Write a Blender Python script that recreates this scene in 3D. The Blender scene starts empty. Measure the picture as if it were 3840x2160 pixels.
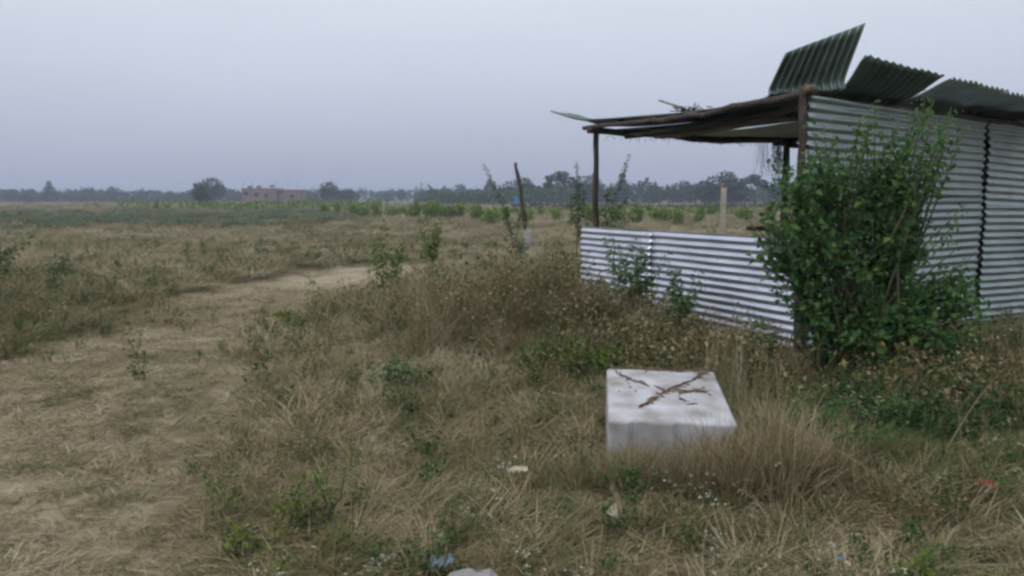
import bpy, math, random
import numpy as np
from mathutils import Vector
R = math.radians
sc = bpy.context.scene
COL = sc.collection

# ---------------------------------------------------------------- camera, sky, sun, exposure
cam = bpy.data.cameras.new('camera'); cam_o = bpy.data.objects.new('camera', cam); COL.objects.link(cam_o)
cam.lens = 28.0; cam.sensor_width = 36.0; cam.clip_end = 6000; cam.clip_start = 0.05
cam_o.location = (0, 0, 1.6); cam_o.rotation_euler = (R(90 - 6.4), 0, 0)
sc.camera = cam_o

SUN_EL, SUN_AZ = 56.0, 235.0          # soft light, from behind and to the left of the viewer
world = bpy.data.worlds.new('World'); sc.world = world; world.use_nodes = True
nt = world.node_tree; nt.nodes.clear()
def N(t, kind, **kw):
    n = t.nodes.new(kind)
    for k, v in kw.items(): setattr(n, k, v)
    return n
out = N(nt, 'ShaderNodeOutputWorld'); bg = N(nt, 'ShaderNodeBackground'); nt.links.new(bg.outputs[0], out.inputs[0])
sky = N(nt, 'ShaderNodeTexSky'); sky.sky_type = 'NISHITA'; sky.sun_disc = False
sky.sun_elevation = R(SUN_EL); sky.sun_rotation = R(SUN_AZ); sky.dust_density = 6.0; sky.air_density = 1.5
skys = N(nt, 'ShaderNodeVectorMath', operation='SCALE'); skys.inputs['Scale'].default_value = 0.06
nt.links.new(sky.outputs[0], skys.inputs[0])
tc = N(nt, 'ShaderNodeTexCoord'); sep = N(nt, 'ShaderNodeSeparateXYZ'); nt.links.new(tc.outputs['Generated'], sep.inputs[0])
rmp = N(nt, 'ShaderNodeValToRGB'); nt.links.new(sep.outputs['Z'], rmp.inputs[0])
els = rmp.color_ramp.elements
els[0].position = 0.0; els[0].color = (0.405, 0.44, 0.585, 1)
els[1].position = 1.0; els[1].color = (1.05, 1.13, 1.22, 1)
for p, c in ((0.06, (0.49, 0.53, 0.665)), (0.14, (0.615, 0.675, 0.8)), (0.25, (0.73, 0.805, 0.9)), (0.45, (0.86, 0.94, 1.04))):
    e = els.new(p); e.color = c + (1,)
mixw = N(nt, 'ShaderNodeMix', data_type='RGBA'); mixw.inputs[0].default_value = 0.05
nt.links.new(rmp.outputs[0], mixw.inputs[6]); nt.links.new(skys.outputs[0], mixw.inputs[7])
cn = N(nt, 'ShaderNodeTexNoise'); cn.inputs['Scale'].default_value = 2.2; cn.inputs['Detail'].default_value = 3.0      # faint high cloud
cm = N(nt, 'ShaderNodeMapping'); cm.inputs['Scale'].default_value = (1, 1, 3); nt.links.new(tc.outputs['Generated'], cm.inputs[0]); nt.links.new(cm.outputs[0], cn.inputs[0])
cf = N(nt, 'ShaderNodeMath', operation='MULTIPLY_ADD'); nt.links.new(cn.outputs['Fac'], cf.inputs[0]); cf.inputs[1].default_value = 0.16; cf.inputs[2].default_value = 0.92
cs = N(nt, 'ShaderNodeVectorMath', operation='SCALE'); nt.links.new(mixw.outputs[2], cs.inputs[0]); nt.links.new(cf.outputs[0], cs.inputs['Scale'])
nt.links.new(cs.outputs[0], bg.inputs[0]); bg.inputs[1].default_value = 1.0

sun = bpy.data.lights.new('sun', 'SUN'); sun.energy = 0.9; sun.angle = R(25); sun.color = (1.0, 0.95, 0.92)
sun_o = bpy.data.objects.new('sun', sun); COL.objects.link(sun_o)
az = R(SUN_AZ); el = R(SUN_EL)
sv = Vector((math.sin(az) * math.cos(el), math.cos(az) * math.cos(el), math.sin(el)))
sun_o.rotation_euler = sv.to_track_quat('Z', 'Y').to_euler()
sc.view_settings.view_transform = 'Standard'; sc.view_settings.look = 'None'
sc.view_settings.exposure = 0.0; sc.view_settings.gamma = 1.0; sc.view_settings.use_curve_mapping = False
sc.render.engine = 'CYCLES'
cy = sc.cycles
cy.max_bounces = 5; cy.diffuse_bounces = 2; cy.glossy_bounces = 2; cy.transmission_bounces = 2; cy.volume_bounces = 0
cy.use_adaptive_sampling = True; cy.adaptive_threshold = 0.04; cy.adaptive_min_samples = 12
cy.use_denoising = True
cy.pixel_filter_type = 'BLACKMAN_HARRIS'; cy.filter_width = 2.7

# ---------------------------------------------------------------- helpers
rng = np.random.default_rng(7)
random.seed(7)

def tag(o, label=None, cat=None, group=None, kind=None):
    for k, v in (('label', label), ('category', cat), ('group', group), ('kind', kind)):
        if v: o[k] = v
    return o
def empty(name, loc, rz=0.0):
    o = bpy.data.objects.new(name, None); o.empty_display_size = 0.2
    o.location = loc; o.rotation_euler = (0, 0, rz); COL.objects.link(o); return o
def mesh(verts, faces, name='m', smooth=False, attrs=None):
    me = bpy.data.meshes.new(name)
    verts = np.asarray(verts, dtype=np.float32).reshape(-1, 3)
    if isinstance(faces, np.ndarray):
        k = faces.shape[1]; nf = len(faces)
        me.vertices.add(len(verts)); me.vertices.foreach_set('co', verts.ravel())
        me.loops.add(nf * k); me.loops.foreach_set('vertex_index', faces.astype(np.int32).ravel())
        me.polygons.add(nf); me.polygons.foreach_set('loop_start', np.arange(0, nf * k, k, dtype=np.int32))
        me.update(calc_edges=True)
    else:
        me.from_pydata(verts.tolist(), [], [tuple(int(i) for i in f) for f in faces]); me.update()
    if smooth: me.polygons.foreach_set('use_smooth', np.ones(len(me.polygons), dtype=bool))
    for k, v in (attrs or {}).items():
        a = me.attributes.new(k, 'FLOAT', 'POINT'); a.data.foreach_set('value', np.asarray(v, dtype=np.float32))
    return me
def obj(name, me, mat, parent=None, loc=(0, 0, 0), rot=(0, 0, 0)):
    o = bpy.data.objects.new(name, me); COL.objects.link(o)
    if mat is not None and not me.materials: me.materials.append(mat)
    o.location = loc; o.rotation_euler = rot
    if parent is not None: o.parent = parent
    return o
def box_geo(c, s, rz=0.0):
    c = np.array(c); s = np.array(s) / 2
    v = np.array([[x, y, z] for z in (-1, 1) for y in (-1, 1) for x in (-1, 1)], float) * s
    ca, sa = math.cos(rz), math.sin(rz)
    v = np.c_[v[:, 0] * ca - v[:, 1] * sa, v[:, 0] * sa + v[:, 1] * ca, v[:, 2]] + c
    return v, [(0, 2, 3, 1), (4, 5, 7, 6), (0, 1, 5, 4), (2, 6, 7, 3), (0, 4, 6, 2), (1, 3, 7, 5)]
def join(parts):
    V, F, n = [], [], 0
    for v, f in parts:
        V.append(np.asarray(v)); F += [tuple(i + n for i in q) for q in f]; n += len(v)
    return np.vstack(V), F
def tube_geo(pts, radii, sides=8, rough=0.0, seed=0):
    r = np.random.default_rng(seed)
    pts = np.asarray(pts, float); n = len(pts)
    if np.isscalar(radii): radii = [radii] * n
    V, F = [], []
    up0 = np.array([0.31, 0.17, 0.93])
    for i in range(n):
        d = pts[min(i + 1, n - 1)] - pts[max(i - 1, 0)]; d /= np.linalg.norm(d) + 1e-9
        u = np.cross(d, up0)
        if np.linalg.norm(u) < 0.2: u = np.cross(d, [1, 0, 0])
        u /= np.linalg.norm(u); w = np.cross(d, u)
        for k in range(sides):
            a = 2 * math.pi * k / sides; rr = radii[i] * (1 + rough * r.uniform(-1, 1))
            V.append(pts[i] + rr * (math.cos(a) * u + math.sin(a) * w))
    for i in range(n - 1):
        for k in range(sides):
            a = i * sides + k; b = i * sides + (k + 1) % sides
            F.append((a, b, b + sides, a + sides))
    F.append(tuple(range(sides))[::-1]); F.append(tuple(range((n - 1) * sides, n * sides)))
    return np.array(V), F
def curve_pts(ctrl, n):                        # smooth polyline through control points (Catmull-Rom)
    P = np.asarray(ctrl, float); P = np.vstack([2 * P[0] - P[1], P, 2 * P[-1] - P[-2]])
    outp = []; m = len(P) - 3
    for t in np.linspace(0, m - 1e-6, n):
        i = int(t); f = t - i; a, b, c, d = P[i:i + 4]
        outp.append(0.5 * ((2 * b) + (-a + c) * f + (2 * a - 5 * b + 4 * c - d) * f * f + (-a + 3 * b - 3 * c + d) * f ** 3))
    return np.array(outp)
def pole(name, ctrl, r0, r1, mat, parent=None, n=14, sides=9, wob=0.006, seed=0):
    P = curve_pts(ctrl, n); r = np.random.default_rng(seed + 11)
    P[1:-1] += r.normal(0, wob, (n - 2, 3))
    rad = np.linspace(r0, r1, n) * (1 + r.normal(0, 0.07, n))
    v, f = tube_geo(P, rad, sides, 0.08, seed)
    return obj(name, mesh(v, f, name, True), mat, parent)

_perm = rng.permutation(4096)
def vnoise(x, y, scale, seed=0):
    x = np.asarray(x, float) / scale + 37.1 * seed; y = np.asarray(y, float) / scale + 11.7 * seed
    xi = np.floor(x).astype(int); yi = np.floor(y).astype(int); fx = x - xi; fy = y - yi
    fx = fx * fx * (3 - 2 * fx); fy = fy * fy * (3 - 2 * fy)
    h = lambda a, b: _perm[(_perm[(a + 7 * seed) % 4096] + b) % 4096] / 4095.0
    return (h(xi, yi) * (1 - fx) + h(xi + 1, yi) * fx) * (1 - fy) + (h(xi, yi + 1) * (1 - fx) + h(xi + 1, yi + 1) * fx) * fy
def fbm(x, y, s, seed=0): return (vnoise(x, y, s, seed) * 0.55 + vnoise(x, y, s / 2.1, seed + 1) * 0.3 + vnoise(x, y, s / 4.3, seed + 2) * 0.15)
def blob(x, y, cx, cy, rx, ry): return np.exp(-(((x - cx) / rx) ** 2 + ((y - cy) / ry) ** 2))

# ---------------------------------------------------------------- materials
def new_mat(name):
    m = bpy.data.materials.new(name); m.use_nodes = True; t = m.node_tree
    return m, t, t.nodes['Principled BSDF']
def ramp(t, cols, src):
    r = N(t, 'ShaderNodeValToRGB'); e = r.color_ramp.elements
    e[0].position, e[0].color = cols[0][0], cols[0][1] + (1,)
    e[1].position, e[1].color = cols[-1][0], cols[-1][1] + (1,)
    for p, c in cols[1:-1]: q = e.new(p); q.color = c + (1,)
    t.links.new(src, r.inputs[0]); return r
def noise_mat(name, cols, scale=8.0, rough=0.8, metallic=0.0, bump=0.0, bscale=40.0, stretch=(1, 1, 1), detail=6.0, spec=0.3):
    m, t, b = new_mat(name)
    tc = N(t, 'ShaderNodeTexCoord'); mp = N(t, 'ShaderNodeMapping'); mp.inputs['Scale'].default_value = stretch
    t.links.new(tc.outputs['Object'], mp.inputs[0])
    n = N(t, 'ShaderNodeTexNoise'); n.inputs['Scale'].default_value = scale; n.inputs['Detail'].default_value = detail
    t.links.new(mp.outputs[0], n.inputs[0])
    r = ramp(t, cols, n.outputs['Fac']); t.links.new(r.outputs[0], b.inputs['Base Color'])
    b.inputs['Roughness'].default_value = rough; b.inputs['Metallic'].default_value = metallic
    b.inputs['Specular IOR Level'].default_value = spec
    if bump:
        n2 = N(t, 'ShaderNodeTexNoise'); n2.inputs['Scale'].default_value = bscale; n2.inputs['Detail'].default_value = 5
        t.links.new(mp.outputs[0], n2.inputs[0])
        bp = N(t, 'ShaderNodeBump'); bp.inputs['Strength'].default_value = bump; bp.inputs['Distance'].default_value = 0.02
        t.links.new(n2.outputs['Fac'], bp.inputs['Height']); t.links.new(bp.outputs[0], b.inputs['Normal'])
    return m
def blade_mat(name, cols, transl=0.25, spread=0.5, rough=0.7, base=None):
    # colour = instance tint (scatter points) or a fixed base + a random value of each blade / leaf
    m, t, b = new_mat(name)
    a = N(t, 'ShaderNodeAttribute', attribute_name='rnd')
    sub = N(t, 'ShaderNodeMath', operation='MULTIPLY_ADD'); t.links.new(a.outputs['Fac'], sub.inputs[0])
    sub.inputs[1].default_value = spread; sub.inputs[2].default_value = -spread / 2
    add = N(t, 'ShaderNodeMath', operation='ADD'); t.links.new(sub.outputs[0], add.inputs[0])
    if base is None:
        d = N(t, 'ShaderNodeAttribute', attribute_name='tint', attribute_type='INSTANCER')
        d2 = N(t, 'ShaderNodeAttribute', attribute_name='tint'); mxm = N(t, 'ShaderNodeMath', operation='MAXIMUM')
        t.links.new(d.outputs['Fac'], mxm.inputs[0]); t.links.new(d2.outputs['Fac'], mxm.inputs[1]); t.links.new(mxm.outputs[0], add.inputs[1])
    else: add.inputs[1].default_value = base
    add.use_clamp = True
    r = ramp(t, cols, add.outputs[0]); t.links.new(r.outputs[0], b.inputs['Base Color'])
    b.inputs['Roughness'].default_value = rough; b.inputs['Specular IOR Level'].default_value = 0.2
    tr = N(t, 'ShaderNodeBsdfTranslucent'); t.links.new(r.outputs[0], tr.inputs[0])
    mx = N(t, 'ShaderNodeMixShader'); mx.inputs[0].default_value = transl
    t.links.new(b.outputs[0], mx.inputs[1]); t.links.new(tr.outputs[0], mx.inputs[2])
    t.links.new(mx.outputs[0], t.nodes['Material Output'].inputs[0])
    return m

M = {}
GRASS = [(0.0, (0.05, 0.092, 0.022)), (0.2, (0.104, 0.13, 0.038)), (0.4, (0.17, 0.138, 0.064)), (0.62, (0.272, 0.21, 0.118)), (0.82, (0.395, 0.322, 0.195)), (1.0, (0.51, 0.445, 0.315))]
M['grass'] = blade_mat('grass_blade', GRASS)
M['weed'] = blade_mat('weed_leaf', [(0, (0.026, 0.06, 0.02)), (0.4, (0.05, 0.1, 0.027)), (0.7, (0.09, 0.13, 0.035)), (1, (0.17, 0.18, 0.045))], 0.25, 0.4)
M['greyweed'] = blade_mat('grey_green_leaf', [(0, (0.085, 0.125, 0.075)), (0.5, (0.14, 0.185, 0.115)), (1, (0.22, 0.24, 0.15))], 0.25, 0.5)
M['flower'] = noise_mat('pale_flower', [(0.3, (0.3, 0.32, 0.23)), (0.7, (0.46, 0.47, 0.38))], 30)
M['bush'] = blade_mat('bush_leaf', [(0, (0.036, 0.09, 0.036)), (0.45, (0.075, 0.165, 0.052)), (0.75, (0.12, 0.225, 0.06)), (1, (0.19, 0.29, 0.07))], 0.42, 0.75, 0.5, base=0.48)
M['leaf'] = blade_mat('plant_leaf', [(0, (0.03, 0.075, 0.026)), (0.5, (0.06, 0.125, 0.036)), (1, (0.12, 0.18, 0.045))], 0.3, 0.8, 0.55, base=0.5)
M['lime'] = blade_mat('yellow_green_leaf', [(0, (0.06, 0.115, 0.02)), (0.5, (0.12, 0.19, 0.028)), (1, (0.22, 0.26, 0.04))], 0.3, 0.8, 0.55, base=0.5)
M['shrub'] = blade_mat('lime_shrub_leaf', [(0, (0.09, 0.15, 0.03)), (0.5, (0.17, 0.25, 0.04)), (1, (0.29, 0.33, 0.06))], 0.35, 0.8, 0.55, base=0.5)
M['tree'] = blade_mat('tree_leaf', [(0, (0.02, 0.038, 0.024)), (0.5, (0.034, 0.058, 0.034)), (1, (0.058, 0.085, 0.042))], 0.2, 0.9, 0.6, base=0.5)
M['tree_green'] = blade_mat('fresh_tree_leaf', [(0, (0.03, 0.06, 0.022)), (0.5, (0.055, 0.09, 0.03)), (1, (0.1, 0.135, 0.04))], 0.2, 0.9, 0.6, base=0.5)
M['scrub_brown'] = blade_mat('dry_scrub_twig', [(0, (0.05, 0.042, 0.04)), (0.5, (0.085, 0.072, 0.062)), (1, (0.13, 0.11, 0.085))], 0.1, 0.9, 0.8, base=0.5)
M['yellow_leaf'] = noise_mat('yellow_leaf', [(0.35, (0.26, 0.17, 0.03)), (0.65, (0.38, 0.28, 0.05))], 30, 0.6)
M['bark'] = noise_mat('weathered_wood', [(0.3, (0.045, 0.034, 0.028)), (0.55, (0.095, 0.074, 0.062)), (0.75, (0.16, 0.13, 0.11))], 5, 0.9, 0, 0.6, 60, (6, 6, 1.2))
M['greywood'] = noise_mat('grey_wood', [(0.3, (0.16, 0.13, 0.12)), (0.7, (0.3, 0.26, 0.25))], 5, 0.9, 0, 0.5, 60)
M['stem'] = noise_mat('green_stem', [(0.3, (0.06, 0.075, 0.03)), (0.7, (0.12, 0.11, 0.055))], 9, 0.8)
M['trunk'] = noise_mat('tree_trunk', [(0.3, (0.05, 0.04, 0.035)), (0.7, (0.1, 0.085, 0.07))], 3, 0.9)
def zinc(name, c0, c1, rough, dirt):
    m, t, b = new_mat(name)
    tc = N(t, 'ShaderNodeTexCoord')
    n = N(t, 'ShaderNodeTexNoise'); n.inputs['Scale'].default_value = 2.2; n.inputs['Detail'].default_value = 8; n.inputs['Roughness'].default_value = 0.65
    t.links.new(tc.outputs['Object'], n.inputs[0])
    r = ramp(t, [(0.3, c0), (0.7, c1)], n.outputs['Fac'])
    n2 = N(t, 'ShaderNodeTexNoise'); n2.inputs['Scale'].default_value = 7.0; n2.inputs['Detail'].default_value = 9; n2.inputs['Roughness'].default_value = 0.7
    t.links.new(tc.outputs['Object'], n2.inputs[0])
    st = ramp(t, [(0.56, (0, 0, 0)), (0.72, (1, 1, 1))], n2.outputs['Fac'])
    sc_ = N(t, 'ShaderNodeMath', operation='MULTIPLY'); t.links.new(st.outputs[0], sc_.inputs[0]); sc_.inputs[1].default_value = dirt
    mx = N(t, 'ShaderNodeMix', data_type='RGBA'); t.links.new(sc_.outputs[0], mx.inputs[0])
    t.links.new(r.outputs[0], mx.inputs[6]); mx.inputs[7].default_value = (0.13, 0.1, 0.08, 1)
    t.links.new(mx.outputs[2], b.inputs['Base Color'])
    inv = N(t, 'ShaderNodeMath', operation='MULTIPLY_ADD'); t.links.new(sc_.outputs[0], inv.inputs[0]); inv.inputs[1].default_value = -0.8; inv.inputs[2].default_value = 0.85
    t.links.new(inv.outputs[0], b.inputs['Metallic'])
    rr = N(t, 'ShaderNodeMath', operation='MULTIPLY_ADD'); t.links.new(n.outputs['Fac'], rr.inputs[0]); rr.inputs[1].default_value = 0.25; rr.inputs[2].default_value = rough - 0.12
    t.links.new(rr.outputs[0], b.inputs['Roughness'])
    return m
M['zinc'] = zinc('galvanised_sheet', (0.54, 0.55, 0.62), (0.7, 0.71, 0.79), 0.34, 0.4)
M['zinc_wall'] = zinc('eave_shaded_galvanised_sheet', (0.22, 0.26, 0.265), (0.35, 0.4, 0.405), 0.4, 0.55)  # darker copy of the galvanised sheet, eave shade put into its colour
M['zinc_roof'] = zinc('weathered_roof_sheet', (0.1, 0.135, 0.12), (0.18, 0.225, 0.205), 0.43, 0.3)
M['zinc_eave'] = zinc('grey_roof_sheet', (0.32, 0.38, 0.39), (0.5, 0.57, 0.57), 0.42, 0.3)
M['white'] = noise_mat('white_plastic', [(0.28, (0.2, 0.17, 0.145)), (0.42, (0.33, 0.31, 0.305)), (0.56, (0.43, 0.42, 0.435)), (0.74, (0.54, 0.53, 0.56))], 5.0, 0.45, 0, 0.05, 20, detail=9)
M['dirt'] = noise_mat('rotted_leaf_dirt', [(0.3, (0.07, 0.045, 0.03)), (0.7, (0.22, 0.15, 0.09))], 25, 0.95, 0, 0.6, 80)
M['stone_post'] = noise_mat('cream_stone', [(0.3, (0.48, 0.43, 0.36)), (0.7, (0.66, 0.61, 0.53))], 9, 0.9, 0, 0.4, 40)
M['red_end'] = noise_mat('rust_red_paint', [(0.3, (0.2, 0.09, 0.06)), (0.7, (0.32, 0.17, 0.12))], 12, 0.85)
M['whitewash'] = noise_mat('whitewash', [(0.3, (0.26, 0.25, 0.23)), (0.7, (0.5, 0.49, 0.47))], 9, 0.9)
M['stone'] = noise_mat('grey_stone', [(0.3, (0.2, 0.19, 0.18)), (0.7, (0.36, 0.34, 0.33))], 12, 0.9, 0, 0.5, 40)
M['blue'] = noise_mat('faded_blue_plastic', [(0.3, (0.16, 0.2, 0.24)), (0.7, (0.28, 0.33, 0.37))], 18, 0.5)
M['red'] = noise_mat('red_wrapper', [(0.4, (0.26, 0.07, 0.06)), (0.55, (0.3, 0.13, 0.09)), (0.68, (0.32, 0.28, 0.09))], 30, 0.4)
M['paper'] = noise_mat('pale_wood_chip', [(0.3, (0.42, 0.36, 0.27)), (0.7, (0.58, 0.5, 0.4))], 18, 0.85)
M['straw'] = noise_mat('dry_straw', [(0.3, (0.15, 0.11, 0.065)), (0.7, (0.25, 0.2, 0.12))], 18, 0.85)
M['concrete'] = noise_mat('pale_concrete', [(0.3, (0.3, 0.3, 0.31)), (0.7, (0.44, 0.44, 0.45))], 6, 0.9, 0, 0.3, 30)
M['far_white'] = noise_mat('white_render_wall', [(0.3, (0.55, 0.56, 0.57)), (0.7, (0.7, 0.7, 0.7))], 2, 0.9)
M['far_blue'] = noise_mat('blue_tarpaulin', [(0.3, (0.06, 0.2, 0.42)), (0.7, (0.12, 0.3, 0.52))], 3, 0.7)
M['void'] = noise_mat('dark_opening', [(0.3, (0.03, 0.028, 0.03)), (0.7, (0.05, 0.045, 0.045))], 3, 0.9)
def brick_mat():
    m, t, b = new_mat('pink_brick')
    tc = N(t, 'ShaderNodeTexCoord'); br = N(t, 'ShaderNodeTexBrick')
    mp = N(t, 'ShaderNodeMapping'); mp.inputs['Rotation'].default_value = (R(90), 0, 0); t.links.new(tc.outputs['Object'], mp.inputs[0]); t.links.new(mp.outputs[0], br.inputs[0])
    br.inputs['Color1'].default_value = (0.19, 0.115, 0.1, 1); br.inputs['Color2'].default_value = (0.25, 0.16, 0.14, 1); br.inputs['Mortar'].default_value = (0.22, 0.2, 0.19, 1)
    br.inputs['Scale'].default_value = 4.0
    t.links.new(br.outputs[0], b.inputs['Base Color']); b.inputs['Roughness'].default_value = 0.9; return m
M['brick'] = brick_mat()

# ---------------------------------------------------------------- terrain
PY = [0, 3, 6, 8, 10, 12.5, 15.2, 19, 23, 28]
PL = [-7.5, -6.6, -5.8, -5.3, -5.45, -5.7, -5.5, -4.6, -2.6, 0.0]
PR = [-0.6, -0.95, -1.75, -2.45, -2.8, -2.6, -2.4, -1.6, 0.4, 3.0]
def path_mask(x, y):
    wob = (fbm(x, y, 1.3, 5) - 0.5) * 0.9
    l = np.interp(y, PY, PL) + wob; r = np.interp(y, PY, PR) + wob
    m = np.clip((x - l) / 0.5, 0, 1) * np.clip((r - x) / 0.6, 0, 1)
    m *= np.clip((22.5 - y) / 4.0, 0, 1)
    isl = blob(x, y, -4.4, 10.8, 0.6, 0.7) * 0.45 + blob(x, y, -4.6, 7.9, 1.0, 0.45) * 0.35
    return np.clip(m - isl, 0, 1)
def hgt(x, y):
    x = np.asarray(x, float); y = np.asarray(y, float)
    near = np.clip((60 - np.hypot(x, y)) / 40, 0, 1)
    h = (fbm(x, y, 3.0, 1) - 0.5) * 0.14 * near + (fbm(x, y, 0.7, 3) - 0.5) * 0.05 * near
    h += (fbm(x, y, 60.0, 8) - 0.5) * 0.5 * np.clip((np.hypot(x, y) - 25) / 60, 0, 1)
    h += 0.46 * blob(x, y, 0.3, 9.0, 1.25, 0.85) + 0.26 * blob(x, y, -0.7, 10.4, 1.2, 1.1)      # brushy heap in front of the shed
    h += 0.14 * blob(x, y, -7.8, 11.0, 2.2, 4.0)                                                # bank left of the track
    h += 0.14 * blob(x, y, 2.1, 4.6, 0.7, 0.6)                                                  # tangle right of the box
    h += 0.16 * blob(x, y, 5.2, 7.6, 1.6, 1.2)
    h -= 0.05 * path_mask(x, y)
    return h
def gz(x, y): return float(hgt(np.array([x]), np.array([y]))[0])
def sp(n, a): t = np.linspace(-1, 1, n); return np.sinh(t * a) / math.sinh(a)
gx = sp(281, 7.2) * 1700.0; gy = sp(321, 7.0) * 1700.0 + 8.0
GX, GY = np.meshgrid(gx, gy); GZ = hgt(GX, GY)
nx, ny = len(gx), len(gy)
idx = np.arange(nx * ny).reshape(ny, nx)
fc = np.stack([idx[:-1, :-1], idx[:-1, 1:], idx[1:, 1:], idx[1:, :-1]], -1).reshape(-1, 4)
def ground_mat():
    m, t, b = new_mat('dry_field_soil')
    tc = N(t, 'ShaderNodeTexCoord')
    n1 = N(t, 'ShaderNodeTexNoise'); n1.inputs['Scale'].default_value = 1.2; n1.inputs['Detail'].default_value = 10; n1.inputs['Roughness'].default_value = 0.7
    t.links.new(tc.outputs['Object'], n1.inputs[0])
    near = ramp(t, [(0.3, (0.1, 0.07, 0.042)), (0.5, (0.17, 0.125, 0.075)), (0.7, (0.26, 0.2, 0.125))], n1.outputs['Fac'])
    n2 = N(t, 'ShaderNodeTexNoise'); n2.inputs['Scale'].default_value = 0.03; n2.inputs['Detail'].default_value = 8
    t.links.new(tc.outputs['Object'], n2.inputs[0])
    far = ramp(t, [(0.35, (0.085, 0.092, 0.045)), (0.5, (0.155, 0.125, 0.075)), (0.65, (0.23, 0.18, 0.11))], n2.outputs['Fac'])
    a = N(t, 'ShaderNodeAttribute', attribute_name='trk')
    tr = ramp(t, [(0.3, (0.24, 0.195, 0.13)), (0.7, (0.38, 0.315, 0.22))], n1.outputs['Fac'])
    mx = N(t, 'ShaderNodeMix', data_type='RGBA'); mx.inputs[0].default_value = 0.5
    t.links.new(near.outputs[0], mx.inputs[6]); t.links.new(far.outputs[0], mx.inputs[7])
    m2 = N(t, 'ShaderNodeMix', data_type='RGBA'); t.links.new(a.outputs['Fac'], m2.inputs[0])
    t.links.new(mx.outputs[2], m2.inputs[6]); t.links.new(tr.outputs[0], m2.inputs[7])
    t.links.new(m2.outputs[2], b.inputs['Base Color']); b.inputs['Roughness'].default_value = 0.95; b.inputs['Specular IOR Level'].default_value = 0.1
    n3 = N(t, 'ShaderNodeTexNoise'); n3.inputs['Scale'].default_value = 25; n3.inputs['Detail'].default_value = 6
    t.links.new(tc.outputs['Object'], n3.inputs[0])
    bp = N(t, 'ShaderNodeBump'); bp.inputs['Strength'].default_value = 0.7; bp.inputs['Distance'].default_value = 0.03
    t.links.new(n3.outputs['Fac'], bp.inputs['Height']); t.links.new(bp.outputs[0], b.inputs['Normal'])
    return m
gme = mesh(np.c_[GX.ravel(), GY.ravel(), GZ.ravel()], fc, 'ground', True, {'trk': path_mask(GX.ravel(), GY.ravel())})
tag(obj('ground', gme, ground_mat()), 'flat dry field with a worn straw coloured track', kind='structure')

# ---------------------------------------------------------------- leaf / foliage builders
def unit(v): return v / (np.linalg.norm(v, axis=-1, keepdims=True) + 1e-9)
def leaves_geo(cent, dirs, size, width=0.5, fold=0.25, r=None):
    """pointed leaves with a folded midrib: 5 vertices, 4 triangles each"""
    r = r or rng
    n = len(cent); dirs = unit(dirs); size = np.broadcast_to(size, (n,))[:, None]
    side = unit(np.cross(dirs, unit(r.normal(size=(n, 3)) * 0.6 + [0, 0, 1.0]))); nor = np.cross(side, dirs)
    w = size * width / 2
    base = cent; tip = cent + dirs * size - nor * size * 0.12
    mid = cent + dirs * size * 0.45 + nor * size * 0.04
    l = mid + side * w + nor * w * fold * 2; q = mid - side * w + nor * w * fold * 2
    V = np.stack([base, l, tip, q, mid], 1).reshape(-1, 3)
    o = np.arange(n)[:, None] * 5
    F = (np.array([[0, 4, 1], [1, 4, 2], [2, 4, 3], [3, 4, 0]])[None] + o[:, :, None]).reshape(-1, 3)
    return V, F, np.repeat(r.random(n), 5)
def quads_geo(cent, size, r, flat=0.3):
    """irregular leaf clumps for far crowns: 4-point blades in random directions"""
    n = len(cent); a = unit(r.normal(size=(n, 3))); b = unit(np.cross(a, r.normal(size=(n, 3))))
    s = (size * r.uniform(0.5, 1.3, n))[:, None]
    V = np.stack([cent - a * s * 0.6, cent + b * s * 0.35, cent + a * s * 0.7, cent - b * s * r.uniform(0.2, 0.5, (n, 1))], 1).reshape(-1, 3)
    F = np.arange(n * 4).reshape(-1, 4)
    return V, F, np.repeat(r.random(n), 4)

def plant(name, loc, stems, leaf, per, mat, label, cat, group=None, width=0.5, seed=0, stem_r=0.008, droop=0.3, spread=0.05):
    """a leafy plant: each stem is a list of control points (local metres); leaves sit on short twigs along it"""
    r = np.random.default_rng(seed)
    e = empty(name, loc); tag(e, label, cat, group)
    parts, C, D, S = [], [], [], []
    for k, ctrl in enumerate(stems):
        P = curve_pts(ctrl, 9); P[1:] += r.normal(0, 0.012, (8, 3))
        parts.append(tube_geo(P, np.linspace(stem_r, stem_r * 0.3, 9), 5))
        L = np.linalg.norm(np.diff(P, axis=0), axis=1).sum()
        n = max(4, int(per * L))
        t = r.uniform(0.12, 1.0, n) ** 0.8 * 7.999
        i = t.astype(int); f = (t - i)[:, None]
        p = P[i] * (1 - f) + P[i + 1] * f; tang = unit(P[i + 1] - P[i])
        d = unit(r.normal(size=(n, 3))); d -= tang * (d * tang).sum(1, keepdims=True); d = unit(d)
        taper = (1.15 - 0.65 * t / 8)[:, None]
        C.append(p + d * spread * r.uniform(0, 1, (n, 1)) * taper); D.append(unit(d + tang * 0.5 - np.array([0, 0, droop]))); S.append(leaf * r.uniform(0.6, 1.25, n) * taper[:, 0])
    v, f = join(parts); obj('stem', mesh(v, f, 'stem', True), M['stem'], e)
    v, f, rn = leaves_geo(np.vstack(C), np.vstack(D), np.concatenate(S), width, r=r)
    obj('foliage', mesh(v, f, 'foliage', False, {'rnd': rn}), mat, e)
    return e

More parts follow.
